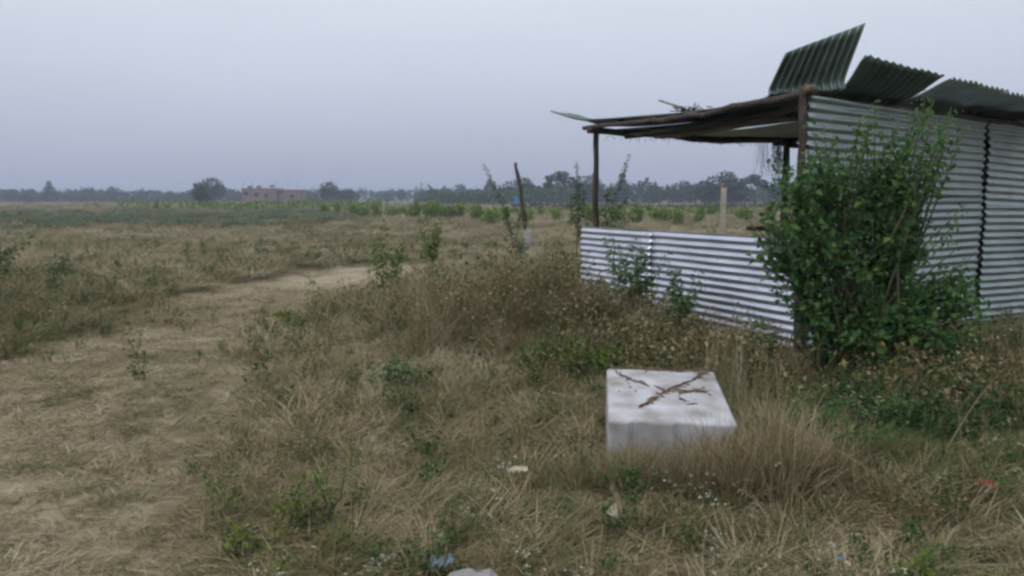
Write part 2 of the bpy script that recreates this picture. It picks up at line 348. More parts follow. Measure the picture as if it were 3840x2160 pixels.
# ---------------------------------------------------------------- scatter (grass and other uncountable cover)
PROTO = {}
def proto(kind, geos, mat):
    c = bpy.data.collections.new(kind + '_clumps')
    for i, (v, f, rn) in enumerate(geos):
        me = mesh(v, f, '%s_%02d' % (kind, i), False, {'rnd': rn})
        mats = mat if isinstance(mat, (list, tuple)) else [mat]
        for m in mats: me.materials.append(m)
        o = bpy.data.objects.new('%s_%02d' % (kind, i), me); c.objects.link(o)
    PROTO[kind] = (c, len(geos)); return c
def blades(n, L, rad, lean, leanvar, w, r, curl=0.6, ldir=None):
    """tapered arching blades: 7 vertices, 5 triangles each"""
    a = r.uniform(0, 2 * math.pi, n); ro = rad * np.sqrt(r.random(n))
    root = np.c_[np.cos(a) * ro, np.sin(a) * ro, np.zeros(n) - 0.01]
    h = a + r.normal(0, 0.8, n)
    if ldir is not None: h = np.where(r.random(n) < 0.7, ldir + r.normal(0, 0.5, n), h)
    t0 = np.abs(r.normal(lean, leanvar, n)); t1 = t0 + curl * r.uniform(0.3, 1.3, n)
    ln = L * r.uniform(0.45, 1.15, n)
    H = np.c_[np.cos(h), np.sin(h), np.zeros(n)]; sd = np.c_[-np.sin(h), np.cos(h), np.zeros(n)]
    P = [root]; 
    for k in range(3):
        th = t0 + (t1 - t0) * (k / 2.0)
        P.append(P[-1] + (H * np.sin(th)[:, None] + np.array([0, 0, 1]) * np.cos(th)[:, None]) * (ln / 3)[:, None])
    W = w * r.uniform(0.6, 1.4, n)[:, None]
    V = np.stack([P[0] - sd * W * .5, P[0] + sd * W * .5, P[1] - sd * W * .5, P[1] + sd * W * .5, P[2] - sd * W * .35, P[2] + sd * W * .35, P[3]], 1).reshape(-1, 3)
    V[:, 2] = np.maximum(V[:, 2], -0.01 + 0.012 * r.random(len(V)))
    o = np.arange(n)[:, None] * 7
    F = (np.array([[0, 1, 3], [0, 3, 2], [2, 3, 5], [2, 5, 4], [4, 5, 6]])[None] + o[:, :, None]).reshape(-1, 3)
    return V, F, np.repeat(r.random(n), 7)
def cat_geo(gs):
    V, F, Rn, n = [], [], [], 0
    for v, f, rn in gs:
        V.append(v); F.append(f + n); Rn.append(rn); n += len(v)
    return np.vstack(V), np.vstack(F), np.concatenate(Rn)
r = np.random.default_rng(21)
proto('tuft', [cat_geo([blades(26, 0.40, 0.12, 0.35, 0.22, 0.0045, r, 0.7), blades(6, 0.28, 0.12, 0.6, 0.25, 0.012, r, 0.9)]) for _ in range(6)], M['grass'])
proto('lodged', [blades(34, 0.38, 0.14, 0.95, 0.28, 0.0048, r, 0.5, ldir=r.normal(0.3, 0.5)) for _ in range(6)], M['grass'])
proto('mat', [blades(46, 0.115, 0.16, 1.1, 0.3, 0.0038, r, 0.45) for _ in range(5)], M['grass'])
proto('fluff', [cat_geo([blades(26, 0.55, 0.1, 0.2, 0.12, 0.0035, r, 0.5), blades(16, 0.3, 0.12, 0.5, 0.3, 0.006, r)]) for _ in range(4)], M['grass'])
def forb(r, h=0.3, nst=6, nl=60, ls=0.045):
    gs = []; C = []; D = []
    for _ in range(nst):
        a = r.uniform(0, 6.28); l = np.array([math.cos(a), math.sin(a), 0]) * r.uniform(0.05, 0.5); tip = (l + [0, 0, 1]) * h * r.uniform(0.6, 1.1)
        b = np.array([math.cos(a), math.sin(a), 0]) * 0.05
        n = nl // nst; t = r.uniform(0.25, 1, n)[:, None]; C.append(b + (tip - b) * t + r.normal(0, 0.02, (n, 3))); D.append(unit(r.normal(size=(n, 3)) + [0, 0, 0.25]))
    C = np.vstack(C); v, f, rn = leaves_geo(C, np.vstack(D), ls * r.uniform(0.6, 1.3, len(C)), 0.5, r=r)
    return cat_geo([(v, f, rn), blades(10, h * 1.1, 0.07, 0.3, 0.2, 0.005, r)])
proto('forb', [forb(r) for _ in range(5)], M['weed'])
proto('dryforb', [forb(r, 0.34, 8, 70, 0.035) for _ in range(4)], M['grass'])
proto('grey', [forb(r, 0.5, 9, 90, 0.07) for _ in range(4)], M['greyweed'])
def umbel(r):
    gs = []; C = []
    nst = 7; T = []
    for _ in range(nst):
        a = r.uniform(0, 6.28); rad = r.uniform(0.02, 0.14); T.append([math.cos(a) * rad, math.sin(a) * rad, r.uniform(0.16, 0.3)])
    T = np.array(T); st = blades(12, 0.28, 0.08, 0.3, 0.2, 0.004, r, 0.3)
    n = 5; C = (T[:, None] + r.normal(0, 0.012, (nst, n, 3)) * [1, 1, 0.4]).reshape(-1, 3)
    v, f, rn = leaves_geo(C, r.normal(size=(len(C), 3)) + [0, 0, 0.3], 0.014 * r.uniform(0.6, 1.3, len(C)), 0.9, 0.1, r)
    return st, (v, f, rn)
c = bpy.data.collections.new('umbel_clumps')
for i in range(4):
    st, fl = umbel(r); v, f, rn = cat_geo([st, fl]); me = mesh(v, f, 'umbel_%02d' % i, False, {'rnd': rn})
    me.materials.append(M['weed']); me.materials.append(M['flower'])
    mi = np.zeros(len(f), np.int32); mi[len(st[1]):] = 1; me.polygons.foreach_set('material_index', mi)
    o = bpy.data.objects.new('umbel_%02d' % i, me); c.objects.link(o)
PROTO['umbel'] = (c, 4)

def scatter(name, kind, x, y, scl, tint, label, zoff=0.0, tilt=0.12, cat=None, rotz=None, seed=0, real=False):
    r = np.random.default_rng(seed + 100); n = len(x)
    me = bpy.data.meshes.new(name); me.vertices.add(n)
    me.vertices.foreach_set('co', np.c_[x, y, hgt(x, y) + zoff].astype(np.float32).ravel())
    rot = np.c_[r.normal(0, tilt, n), r.normal(0, tilt, n), r.uniform(0, 6.283, n) if rotz is None else rotz]
    a = me.attributes.new('rot', 'FLOAT_VECTOR', 'POINT'); a.data.foreach_set('vector', rot.astype(np.float32).ravel())
    a = me.attributes.new('scl', 'FLOAT_VECTOR', 'POINT'); a.data.foreach_set('vector', np.asarray(scl, np.float32).ravel())
    a = me.attributes.new('tint', 'FLOAT', 'POINT'); a.data.foreach_set('value', np.asarray(tint, np.float32))
    colx, k = PROTO[kind]
    a = me.attributes.new('idx', 'INT', 'POINT'); a.data.foreach_set('value', r.integers(0, k, n).astype(np.int32))
    o = obj(name, me, None); tag(o, label, cat, kind='stuff')
    g = bpy.data.node_groups.new(name + '_nodes', 'GeometryNodeTree')
    g.interface.new_socket('Geometry', in_out='INPUT', socket_type='NodeSocketGeometry'); g.interface.new_socket('Geometry', in_out='OUTPUT', socket_type='NodeSocketGeometry')
    gi = N(g, 'NodeGroupInput'); go = N(g, 'NodeGroupOutput'); ip = N(g, 'GeometryNodeInstanceOnPoints'); ci = N(g, 'GeometryNodeCollectionInfo')
    ci.inputs['Collection'].default_value = colx; ci.inputs['Separate Children'].default_value = True; ci.inputs['Reset Children'].default_value = True
    ip.inputs['Pick Instance'].default_value = True
    def na(nm, ty): q = N(g, 'GeometryNodeInputNamedAttribute'); q.data_type = ty; q.inputs['Name'].default_value = nm; return q.outputs['Attribute']
    g.links.new(gi.outputs[0], ip.inputs['Points']); g.links.new(ci.outputs[0], ip.inputs['Instance'])
    g.links.new(na('idx', 'INT'), ip.inputs['Instance Index']); g.links.new(na('rot', 'FLOAT_VECTOR'), ip.inputs['Rotation']); g.links.new(na('scl', 'FLOAT_VECTOR'), ip.inputs['Scale'])
    if real:
        rz = N(g, 'GeometryNodeRealizeInstances'); g.links.new(ip.outputs[0], rz.inputs[0]); g.links.new(rz.outputs[0], go.inputs[0])
    else: g.links.new(ip.outputs[0], go.inputs[0])
    md = o.modifiers.new('scatter', 'NODES'); md.node_group = g
    return o

# keep clumps out of the box and of walls
BOXC = (0.975, 4.98); BOXR = R(-6)
C0 = np.array([2.93, 8.0]); L0 = np.array([1.2, 11.5]); DCL = (L0 - C0) / np.linalg.norm(L0 - C0); WD = np.array([0.86, 0.51]); WD /= np.linalg.norm(WD)
def keep(x, y):
    dx, dy = x - BOXC[0], y - BOXC[1]; ca, sa = math.cos(-BOXR), math.sin(-BOXR)
    u, v = dx * ca - dy * sa, dx * sa + dy * ca
    k = ~((np.abs(u) < 0.43) & (np.abs(v) < 0.55))
    k &= ~((x > -0.36) & (x < 0.05) & (y < 3.12))
    # thin strips occupied by the sheet walls
    for a, d, ln in ((C0, DCL, 4.2), (C0, WD, 5.0)):
        t = (x - a[0]) * d[0] + (y - a[1]) * d[1]; q = np.abs(-(x - a[0]) * d[1] + (y - a[1]) * d[0])
        k &= ~((t > -0.1) & (t < ln) & (q < 0.07))
    return k
def pts(y0, y1, dens, r, side=0.74, pad=1.3):
    xm = side * y1 + pad; n = int(dens * (y1 - y0) * 2 * xm)
    x = r.uniform(-xm, xm, n); y = r.uniform(y0, y1, n)
    m = (np.abs(x) < side * y + pad); x, y = x[m], y[m]
    m = keep(x, y); return x[m], y[m]

def zones(x, y):
    """dryness (0 green .. 1 pale straw) and height factor of the field"""
    d = 0.60 + (fbm(x, y, 2.2, 11) - 0.5) * 0.55 + (fbm(x, y, 9.0, 14) - 0.5) * 0.35
    h = 0.66 + (fbm(x, y, 1.7, 17) - 0.5) * 0.9
    far = np.clip((y - 12) / 12, 0, 1); d += 0.05 * far
    h *= 1 - 0.25 * far
    # pale feathery patch and brown brush heap before the shed
    a = blob(x, y, -1.0, 10.6, 0.9, 1.3); d += 0.22 * a; h += 0.2 * a
    a = blob(x, y, 0.2, 8.7, 1.1, 0.9); h += 0.4 * a; d += 0.06 * a
    a = blob(x, y, -2.0, 7.6, 1.2, 1.6); d -= 0.06 * a; h -= 0.15 * a
    # dark weedy ground beneath the bush and right of the box
    a = blob(x, y, 3.0, 5.9, 1.4, 1.3); d -= 0.42 * a; h -= 0.2 * a
    a = blob(x, y, 2.4, 4.95, 0.6, 0.45); d -= 0.25 * a; h -= 0.15 * a
    a = blob(x, y, 5.2, 7.9, 1.6, 1.2); d -= 0.12 * a; h += 0.65 * a
    # long dry grass around the box's right front
    a = blob(x, y, 1.5, 4.3, 0.45, 0.3); d += 0.05 * a; h += 0.8 * a
    a = blob(x, y, 1.7, 5.4, 0.35, 0.8); d -= 0.02 * a; h += 0.6 * a
    tw = (x - C0[0]) * DCL[0] + (y - C0[1]) * DCL[1]; qw = (x - C0[0]) * DCL[1] - (y - C0[1]) * DCL[0]
    a = np.exp(-((qw + 0.4) / 0.35) ** 2) * np.clip(tw / 0.6, 0, 1) * np.clip((4.4 - tw) / 0.5, 0, 1); h += 0.35 * a; d -= 0.06 * a
    # foreground litter: low, brown
    a = np.clip((4.8 - y) / 1.2, 0, 1); h -= 0.16 * a; d += 0.09 * a
    # bank left of the track
    a = blob(x, y, -8.0, 12.0, 2.6, 4.5); d -= 0.02 * a; h += 0.05 * a
    # dark edge right of the track at mid distance
    a = blob(x, y, -2.2, 11.3, 1.0, 1.2); d -= 0.1 * a; h -= 0.2 * blob(x, y, -2.4, 12.8, 0.6, 2.5)
    # grey-green tall weeds on the left far side
    a = np.clip((y - 38) / 10, 0, 1) * np.clip((-9 - x) / 5, 0, 1) * np.clip((95 - y) / 30, 0, 1); d -= 0.3 * a
    return np.clip(d, 0.02, 0.98), np.clip(h, 0.25, 1.6)

r = np.random.default_rng(5)
NEAR = 8.5
BANDS = [(1.5, 5.0, 92, 0.58, 0.78), (5.0, NEAR, 64, 0.62, 0.95), (NEAR, 16, 34, 0.7, 1.25), (16, 30, 15, 0.78, 1.9), (30, 80, 4.0, 0.85, 3.2), (80, 260, 0.5, 1.1, 8.0)]
gx_, gy_, gs_, gt_, gp_ = [], [], [], [], []
for y0, y1, dn, hz, wd in BANDS:
    x, y = pts(y0, y1, dn, r); d, h = zones(x, y); p = path_mask(x, y)
    u = r.random(len(x)); rs = r.uniform(0.75, 1.3, len(x))
    gx_.append(x); gy_.append(y); gt_.append(np.clip(d + r.normal(0, 0.09, len(x)), 0.02, 0.98)); gp_.append(np.c_[p, u])
    gs_.append(np.c_[rs * wd, rs * wd, rs * hz * h])
X = np.concatenate(gx_); Y = np.concatenate(gy_); T = np.concatenate(gt_); S = np.vstack(gs_); PU = np.vstack(gp_)
on = (PU[:, 0] > PU[:, 1] * 0.45 + 0.12) & (r.random(len(X)) > 0.10 + 0.35 * np.clip((fbm(X, Y, 1.0, 37) - 0.55) * 5, 0, 1))
S[~on & (PU[:, 0] > 0.5)] *= [0.6, 0.6, 0.4]
bare = on & (blob(X, Y, -3.2, 16.5, 2.0, 3.2) * 1.1 > r.random(len(X)))
fl = ~on & (((blob(X, Y, -0.95, 10.6, 1.1, 1.6) > PU[:, 1] * 1.0)) | ((Y > 16) & (PU[:, 1] < 0.22)))
T = np.clip(np.where(r.random(len(X)) < np.where(Y < 14, 0.34, 0.34), T - 0.4, T + 0.03), 0.03, 0.97)
u2 = r.random(len(X)); lod = ~on & ~fl & (u2 < 0.62); tu = ~on & ~fl & ~lod
Tp = np.clip(0.73 + (fbm(X, Y * 0.6, 0.9, 31) - 0.5) * 0.8 + (fbm(X, Y, 0.35, 35) - 0.5) * 0.4 + r.normal(0, 0.07, len(X)) - np.where(r.random(len(X)) < 0.16, 0.45, 0), 0.08, 1)
lr = r.normal(0.0, 0.9, len(X)); nr = Y < NEAR
S2 = S.copy(); S2[:, 2] = 0.5 * np.clip(S2[:, 2], 0.4, 1); S2[:, :2] *= 1.2
for k, real, w in ((nr, True, 'near the viewer'), (~nr, False, 'across the middle and far field')):
    scatter('upright_dry_grass', 'tuft', X[tu & k], Y[tu & k], S[tu & k], T[tu & k], 'upright brown and olive dry grass ' + w, seed=1, real=real)
    scatter('flattened_dry_grass', 'lodged', X[lod & k], Y[lod & k], S[lod & k], T[lod & k], 'bent over tangled dry grass ' + w, seed=2, rotz=lr[lod & k], real=real)
    scatter('trampled_straw', 'mat', X[on & k & ~bare], Y[on & k & ~bare], S2[on & k & ~bare], Tp[on & k & ~bare], 'pale trampled straw covering the worn track ' + w, seed=3, real=real)
scatter('feathery_grass', 'fluff', X[fl], Y[fl], S[fl], np.clip(T[fl] + 0.1, 0, 1), 'pale feathery seeding grass', seed=4)
# long arching dry grass against the front and right side of the box, and tall brown stalks behind it
n = 210; x = np.concatenate([r.normal(1.28, 0.24, n), r.normal(1.5, 0.07, n // 2), r.normal(0.72, 0.2, 110)]); y = np.concatenate([r.normal(4.2, 0.1, n), r.normal(4.5, 0.25, n // 2), r.normal(4.24, 0.08, 110)])
k = keep(x, y); x, y = x[k], y[k]; s = r.uniform(0.55, 1.05, len(x)); s = np.where(x < 0.95, s * 0.72, s); s *= np.clip(1.25 - 0.3 * np.abs(y - 4.2), 0.5, 1) * 0.9
scatter('long_dry_grass', 'tuft', x, y, np.c_[s, s, s * 1.15], np.clip(0.66 + r.normal(0, 0.17, len(x)), 0, 1), 'long arching dry grass against the white box', seed=9, real=True, tilt=0.25)
x = np.concatenate([r.normal(-0.5, 0.9, 150), r.normal(0.5, 0.7, 60)]); y = np.concatenate([r.normal(10.0, 0.9, 150), r.normal(8.6, 0.5, 60)]); k = keep(x, y) & (path_mask(x, y) < 0.1); x, y = x[k], y[k]; s = r.uniform(0.7, 1.3, len(x))
scatter('long_dry_grass', 'fluff', x, y, np.c_[s * 1.1, s * 1.1, s * 0.8], np.clip(0.64 + r.normal(0, 0.17, len(x)), 0, 1), 'tall pale tangled grass on the heap before the shed', seed=19, tilt=0.4)
x = r.uniform(0.5, 1.4, 70); y = r.uniform(4.22, 4.42, 70); k = keep(x, y); x, y = x[k], y[k]; s = r.uniform(0.45, 0.85, len(x))
scatter('tufted_grass', 'tuft', x, y, np.c_[s, s, s * 0.8], np.clip(0.55 + r.normal(0, 0.2, len(x)), 0, 1), 'grass tufts hiding the foot of the white box', seed=20, real=True, tilt=0.2)
n = 12; x = r.normal(1.7, 0.2, n); y = r.normal(5.7, 0.35, n); k = keep(x, y); x, y = x[k], y[k]; s = r.uniform(0.8, 1.25, len(x))
scatter('tall_brown_stalks', 'fluff', x, y, np.c_[s * 0.6, s * 0.6, s * 1.15], np.clip(0.62 + r.normal(0, 0.15, len(x)), 0, 1), 'tall brown dry stalks standing right behind the white box', seed=10, real=True)
# extra short straw between tall clumps so that the soil hardly shows
x, y = pts(1.5, NEAR, 55, r); d, h = zones(x, y); p = path_mask(x, y)
tt = np.where(p > 0.4, np.clip(0.73 + (fbm(x, y * 0.6, 0.9, 31) - 0.5) * 0.8 + (fbm(x, y, 0.35, 35) - 0.5) * 0.4 - np.where(r.random(len(x)) < 0.16, 0.4, 0), 0.08, 1), d + 0.02) + r.normal(0, 0.1, len(x))
scatter('short_straw', 'mat', x, y, np.c_[np.ones(len(x)) * 1.2, np.ones(len(x)) * 1.15, np.where(p > 0.4, 0.5, 0.95)], np.clip(tt, 0, 1), 'short straw litter between the nearest grass clumps', seed=5, real=True)
x, y = pts(NEAR, 15, 14, r); d, h = zones(x, y)
scatter('short_straw', 'mat', x, y, np.c_[np.ones(len(x)) * 1.9, np.ones(len(x)) * 1.9, np.full(len(x), 0.8)], np.clip(d + r.normal(0, 0.1, len(x)), 0, 1), 'short straw litter between the clumps at mid distance', seed=15)
# green forbs, thick where the photo is green
def forb_density(x, y):
    p = 0.025 + 0.25 * np.clip((fbm(x, y, 1.6, 41) - 0.56) * 5, 0, 1)
    p += 0.6 * blob(x, y, 3.0, 5.9, 1.3, 1.0) + 0.8 * blob(x, y, 2.35, 4.9, 0.6, 0.5) + 0.45 * blob(x, y, 1.75, 3.0, 0.5, 0.3)
    p += 0.75 * blob(x, y, 0.35, 7.1, 0.5, 0.4) + 0.6 * blob(x, y, 0.95, 6.9, 0.4, 0.4) + 0.9 * blob(x, y, 0.62, 4.15, 0.2, 0.16)
    p += 0.03 * blob(x, y, -8.0, 12, 2.5, 4) + 0.4 * blob(x, y, -1.0, 3.45, 0.6, 0.3) + 0.35 * blob(x, y, -2.1, 7.8, 1.0, 1.6) + 0.4 * blob(x, y, 4.6, 7.6, 1.2, 0.8)
    return p * (1 - 0.85 * path_mask(x, y))
x, y = pts(1.7, 30, 30, r); k = r.random(len(x)) < forb_density(x, y) * np.where(y < 14, 1.0, 0.35); x, y = x[k], y[k]
s = r.uniform(0.5, 1.1, len(x)) * np.where(y > 12, 1.1, 0.75)
s *= 1 + 0.7 * blob(x, y, 3.0, 5.8, 1.5, 1.0) + 0.5 * blob(x, y, 0.6, 7.6, 1.3, 1.2)
yel = blob(x, y, -1.05, 3.45, 0.4, 0.2) + blob(x, y, 1.72, 3.0, 0.4, 0.25) + 0.6 * blob(x, y, 0.6, 6.9, 0.8, 0.5) - 0.75 * blob(x, y, 2.7, 5.5, 1.3, 1.0)
scatter('green_weeds', 'forb', x, y, np.c_[s, s, s], np.clip(0.45 + yel * 0.42 + r.normal(0, 0.22, len(x)), 0.02, 1), 'small leafy green weeds among the dry grass', seed=6)
# dry brown leafy weeds: the heap before the shed, behind the box and in the right foreground
x, y = pts(1.8, 14, 26, r)
p = 0.10 + 0.9 * blob(x, y, 0.2, 8.9, 1.3, 1.1) + 0.5 * blob(x, y, 1.3, 7.0, 0.9, 0.8) + 0.6 * blob(x, y, 2.9, 6.0, 1.3, 0.9) + 0.6 * blob(x, y, 4.6, 6.9, 1.0, 0.7) + 0.5 * blob(x, y, 2.1, 4.0, 0.9, 0.5) + 0.45 * blob(x, y, -1.6, 10.0, 1.0, 1.0) + 0.3 * np.clip((fbm(x, y, 1.2, 71) - 0.5) * 5, 0, 1)
k = r.random(len(x)) < p * (1 - 0.9 * path_mask(x, y)); x, y = x[k], y[k]; s = r.uniform(0.5, 1.1, len(x)) * np.where(y > 6.5, 1.15, 0.8) * (1 + 0.6 * blob(x, y, 0.2, 8.7, 1.4, 1.1) + 0.7 * blob(x, y, 3.0, 5.9, 1.4, 0.9) + 0.5 * blob(x, y, 1.4, 7.0, 0.9, 0.8))
scatter('dry_weeds', 'dryforb', x, y, np.c_[s, s, s], np.clip(0.42 + r.normal(0, 0.12, len(x)), 0, 1), 'dry brown leafy weeds tangled through the grass', seed=12)
# grey-green weed field on the left, beyond the track
x = r.uniform(-85, -3, 9000); y = r.uniform(40, 110, 9000)
k = (x < np.interp(y, [40, 48, 60, 75, 110], [-26, -10.5, -13, -17, -26]) + (fbm(x, y, 6, 51) - 0.5) * 9) & (fbm(x, y, 7, 55) > 0.46) & (np.abs(x) < 0.8 * y); x, y = x[k], y[k]
s = r.uniform(0.7, 1.6, len(x))
scatter('grey_green_weeds', 'grey', x, y, np.c_[s * 1.5, s * 1.5, s * 0.62], np.clip(0.6 + r.normal(0, 0.2, len(x)), 0, 1), 'band of taller grey green weeds across the left of the field', seed=7)
# white flowering weeds in the foreground
x, y = pts(1.8, 6.2, 60, r)
k = r.random(len(x)) < (0.42 * np.clip((fbm(x, y, 0.5, 61) - 0.36) * 3, 0, 1) * np.clip((5.4 - y) / 1.6, 0, 1) * np.clip((x + 1.4) / 1.0, 0, 1)); x, y = x[k], y[k]
s = r.uniform(0.45, 0.95, len(x))
scatter('white_flower_weeds', 'umbel', x, y, np.c_[s, s, s * 0.8], np.clip(0.5 + r.normal(0, 0.2, len(x)), 0, 1), 'low weeds with tiny white flower heads in the foreground', seed=8)
#SHED#
# ---------------------------------------------------------------- tin shed
def P2(s, t, z): q = C0 + WD * s + DCL * t; return np.array([q[0], q[1], z])      # s along the tall wall, t along the low wall
def sheet(name, rows, ridges, mat, parent, amp=0.011, sub=6, dent=0.004, seed=0, thick=0.0014, label=None):
    """corrugated sheet: rows run along the corrugations, each row = (left, right) across them"""
    r = np.random.default_rng(seed); nu = ridges * 6 + 1; u = np.linspace(0, 1, nu)
    A = curve_pts([q[0] for q in rows], (len(rows) - 1) * sub + 1); B = curve_pts([q[1] for q in rows], (len(rows) - 1) * sub + 1); n = len(A)
    V = []
    ph = r.uniform(0, 6.28, 4)
    for i in range(n):
        ac = B[i] - A[i]; i0, i1 = max(i - 1, 0), min(i + 1, n - 1)
        al = (A[i1] + B[i1] - A[i0] - B[i0]); nor = np.cross(ac, al); nor /= np.linalg.norm(nor)
        w = amp * np.sin(2 * math.pi * ridges * u) + dent * (np.sin(u * 9 + ph[0] + i * 0.35) + np.sin(u * 17 + ph[1] - i * 0.6) + 1.5 * np.sin(u * 4 + i * 0.2 + ph[2]))
        V.append(A[i] + np.outer(u, ac) + np.outer(w, nor))
    V = np.vstack(V); k = np.arange(n * nu).reshape(n, nu)
    F = np.stack([k[:-1, :-1], k[:-1, 1:], k[1:, 1:], k[1:, :-1]], -1).reshape(-1, 4)
    o = obj(name, mesh(V, F, name, True), mat, parent)
    sm = o.modifiers.new('thickness', 'SOLIDIFY'); sm.thickness = thick; sm.offset = 0
    if label: o['label'] = label
    return o
shed = empty('tin_shed', (0, 0, 0)); tag(shed, 'ramshackle corrugated metal shed with peeled up roof sheets and rough wooden poles', 'shed')
# posts and beams (rough branches)
def wpole(name, a, b, r0, r1, seed, mid=None, mat='bark', n=14): return pole(name, [a] + (mid or []) + [b], r0, r1, M[mat], shed, n, 9, 0.007, seed)
CP = P2(-0.06, 0.0, 0); LP = P2(0.03, 3.93, 0)
wpole('corner_post', CP + [0.03, 0, -0.2], CP + [-0.02, 0, 2.68], 0.05, 0.042, 1)
wpole('post', LP + [-0.03, 0, -0.2], LP + [-0.01, 0, 2.6], 0.05, 0.036, 2, [LP + [0.01, 0, 0.6], LP + [-0.02, 0, 1.6]])
BP = np.array([4.42, 13.0, 0.0])
wpole('post', BP + [0.02, 0, -0.2], BP + [0, 0, 2.56], 0.06, 0.05, 3)
QP = P2(4.75, 0.12, 0); wpole('post', QP + [0, 0, -0.2], QP + [0, 0, 2.5], 0.05, 0.05, 4)
RP = P2(4.75, 4.1, 0); wpole('post', RP + [0, 0, -0.2], RP + [0, 0, 2.5], 0.05, 0.05, 5)
# bowed front pole carrying the roof from the corner to the far post
wpole('roof_pole', P2(-0.09, -0.12, 2.64), P2(-0.07, 4.14, 2.61), 0.036, 0.03, 6,
      [P2(-0.1, 0.35, 2.595), P2(-0.1, 1.0, 2.595), P2(-0.1, 1.6, 2.56), P2(-0.09, 2.3, 2.575), P2(-0.08, 3.0, 2.59)], n=22)
wpole('roof_pole', P2(0.35, 0.1, 2.56), P2(0.6, 4.0, 2.5), 0.035, 0.03, 7, [P2(0.4, 2, 2.47)])
wpole('purlin', P2(-0.14, 3.9, 2.56), BP + [0.35, 0.05, 2.56], 0.05, 0.055, 8, [P2(1.3, 3.95, 2.55), P2(2.4, 4.0, 2.53)])
wpole('purlin', BP + [-0.2, -0.05, 2.5], RP + [0.1, 0, 2.48], 0.05, 0.05, 9)
wpole('purlin', P2(0.0, 0.06, 2.585), P2(4.9, 0.08, 2.5), 0.038, 0.04, 10)
wpole('rail', P2(0.06, -0.05, 1.14), P2(0.06, 4.45, 1.13), 0.035, 0.04, 12, [P2(0.07, 2, 1.15)])
wpole('rail', BP + [-0.62, -0.1, 1.13], BP + [0.6, 0.06, 1.06], 0.035, 0.04, 13)
# low wall of the open side: two overlapping sheets with level corrugations
def wall_low(t0, t1, z0a, z0b, h, off, seed, rid, lab):
    rows = [(P2(off, t, za), P2(off, t, za + h)) for t, za in zip(np.linspace(t0, t1, 5), np.linspace(z0a, z0b, 5))]
    return sheet('wall_sheet', rows, rid, M['zinc'], shed, 0.0165, 8, 0.0055, seed, label=lab)
wall_low(-0.03, 2.62, 0.07, 0.07, 1.13, -0.03, 1, 13, 'bright galvanised low wall sheet nearer the corner post')
wall_low(2.5, 4.22, 0.062, 0.065, 1.13, -0.042, 2, 13, 'bright galvanised low wall sheet at the far end')
# tall wall: bays of two stacked sheets with a dark gap between the bays
def wall_tall(s0, s1, za0, za1, zb0, zb1, off, seed, rid, lab):
    rows = [(P2(s, off, b), P2(s, off, a)) for s, a, b in zip(np.linspace(s0, s1, 5), np.linspace(za0, za1, 5), np.linspace(zb0, zb1, 5))]
    return sheet('wall_sheet', rows, rid, M['zinc_wall'], shed, 0.0155, 8, 0.006, seed, label=lab)
wall_tall(-0.02, 3.1, 2.61, 2.5, 1.5, 1.5, -0.02, 3, 12, 'upper wall sheet coloured for eave shade behind the leafy bush')
wall_tall(0.02, 3.06, 1.585, 1.6, 0.05, 0.1, -0.05, 4, 17, 'lower wall sheet coloured for eave shade behind the leafy bush')
wall_tall(3.3, 4.9, 2.52, 2.46, 1.46, 1.42, 0.05, 5, 12, 'upper wall sheet beyond the dark gap')
wall_tall(3.27, 4.9, 1.52, 1.5, 0.1, 0.06, 0.03, 6, 16, 'lower wall sheet beyond the dark gap')
wpole('post', P2(3.45, 0.16, -0.2), P2(3.45, 0.16, 2.52), 0.05, 0.045, 15)
# end wall, then unseen partitions added to darken the gap between the bays
rows = [(P2(4.85, t, 0.05), P2(4.85, t, 2.42)) for t in np.linspace(0.1, 4.1, 5)]
sheet('wall_sheet', rows, 26, M['zinc_wall'], shed, 0.012, 6, 0.004, 7, label='end wall sheet hidden behind the shed front')
for rows in ([(P2(3.0, t, 0.05), P2(3.0, t, 2.5)) for t in np.linspace(0.12, 1.5, 4)], [(P2(s_, 1.5, 0.05), P2(s_, 1.5, 2.5)) for s_ in np.linspace(3.0, 4.85, 4)]):
    sheet('wall_sheet', rows, 26, M['zinc_roof'], shed, 0.012, 6, 0.004, 8, label='unseen partition sheet added to keep the wall gap dark')
# roof sheets: each runs from the far side to the tall wall, where the wind has bent it upwards
def V3(*a): return np.array(a, float)
E1 = [(P2(-0.12, 4.75, 2.86), P2(0.62, 4.55, 2.72)), (P2(-0.08, 3.9, 2.71), P2(0.75, 3.9, 2.66)), (P2(-0.04, 2.4, 2.64), P2(0.8, 2.3, 2.62)),
      (P2(-0.02, 1.25, 2.63), P2(0.72, 0.85, 2.62)), (V3(2.66, 8.565, 2.665), P2(0.47, -0.02, 2.66)), (V3(2.69, 8.51, 2.76), V3(3.345, 8.17, 2.81)), (V3(2.79, 8.34, 3.08), V3(3.44, 7.98, 3.3))]
sheet('roof_sheet', E1, 10, M['zinc_roof'], shed, 0.018, 6, 0.004, 11, label='roof sheet bent steeply upright above the corner post')
def roof(s0, s1, aL, zL, aR, zR, tl, zl, seed, lab, dz=0.0, sk=0.0, mat='zinc_roof'):
    rows = [(P2(s0 + 0.1, tl, zl), P2(s1 + 0.08, tl, zl)), (P2(s0 + 0.05, 2.6, 2.56 + dz), P2(s1 + 0.05, 2.6, 2.57 + dz)), (P2(s0, 0.9, 2.6 + dz), P2(s1, 0.9, 2.59 + dz)),
            (P2(s0, 0.06, 2.665 + dz), P2(s1, 0.06, 2.63 + dz)), (P2(s0 + sk, -aL, zL), P2(s1 + sk, -aR, zR))]
    return sheet('roof_sheet', rows, 11, M[mat], shed, 0.018, 6, 0.004, seed, label=lab)
roof(0.44, 1.55, 0.3, 2.99, 0.44, 2.86, 4.45, 2.64, 12, 'roof sheet curled up beside the upright one', 0.005)
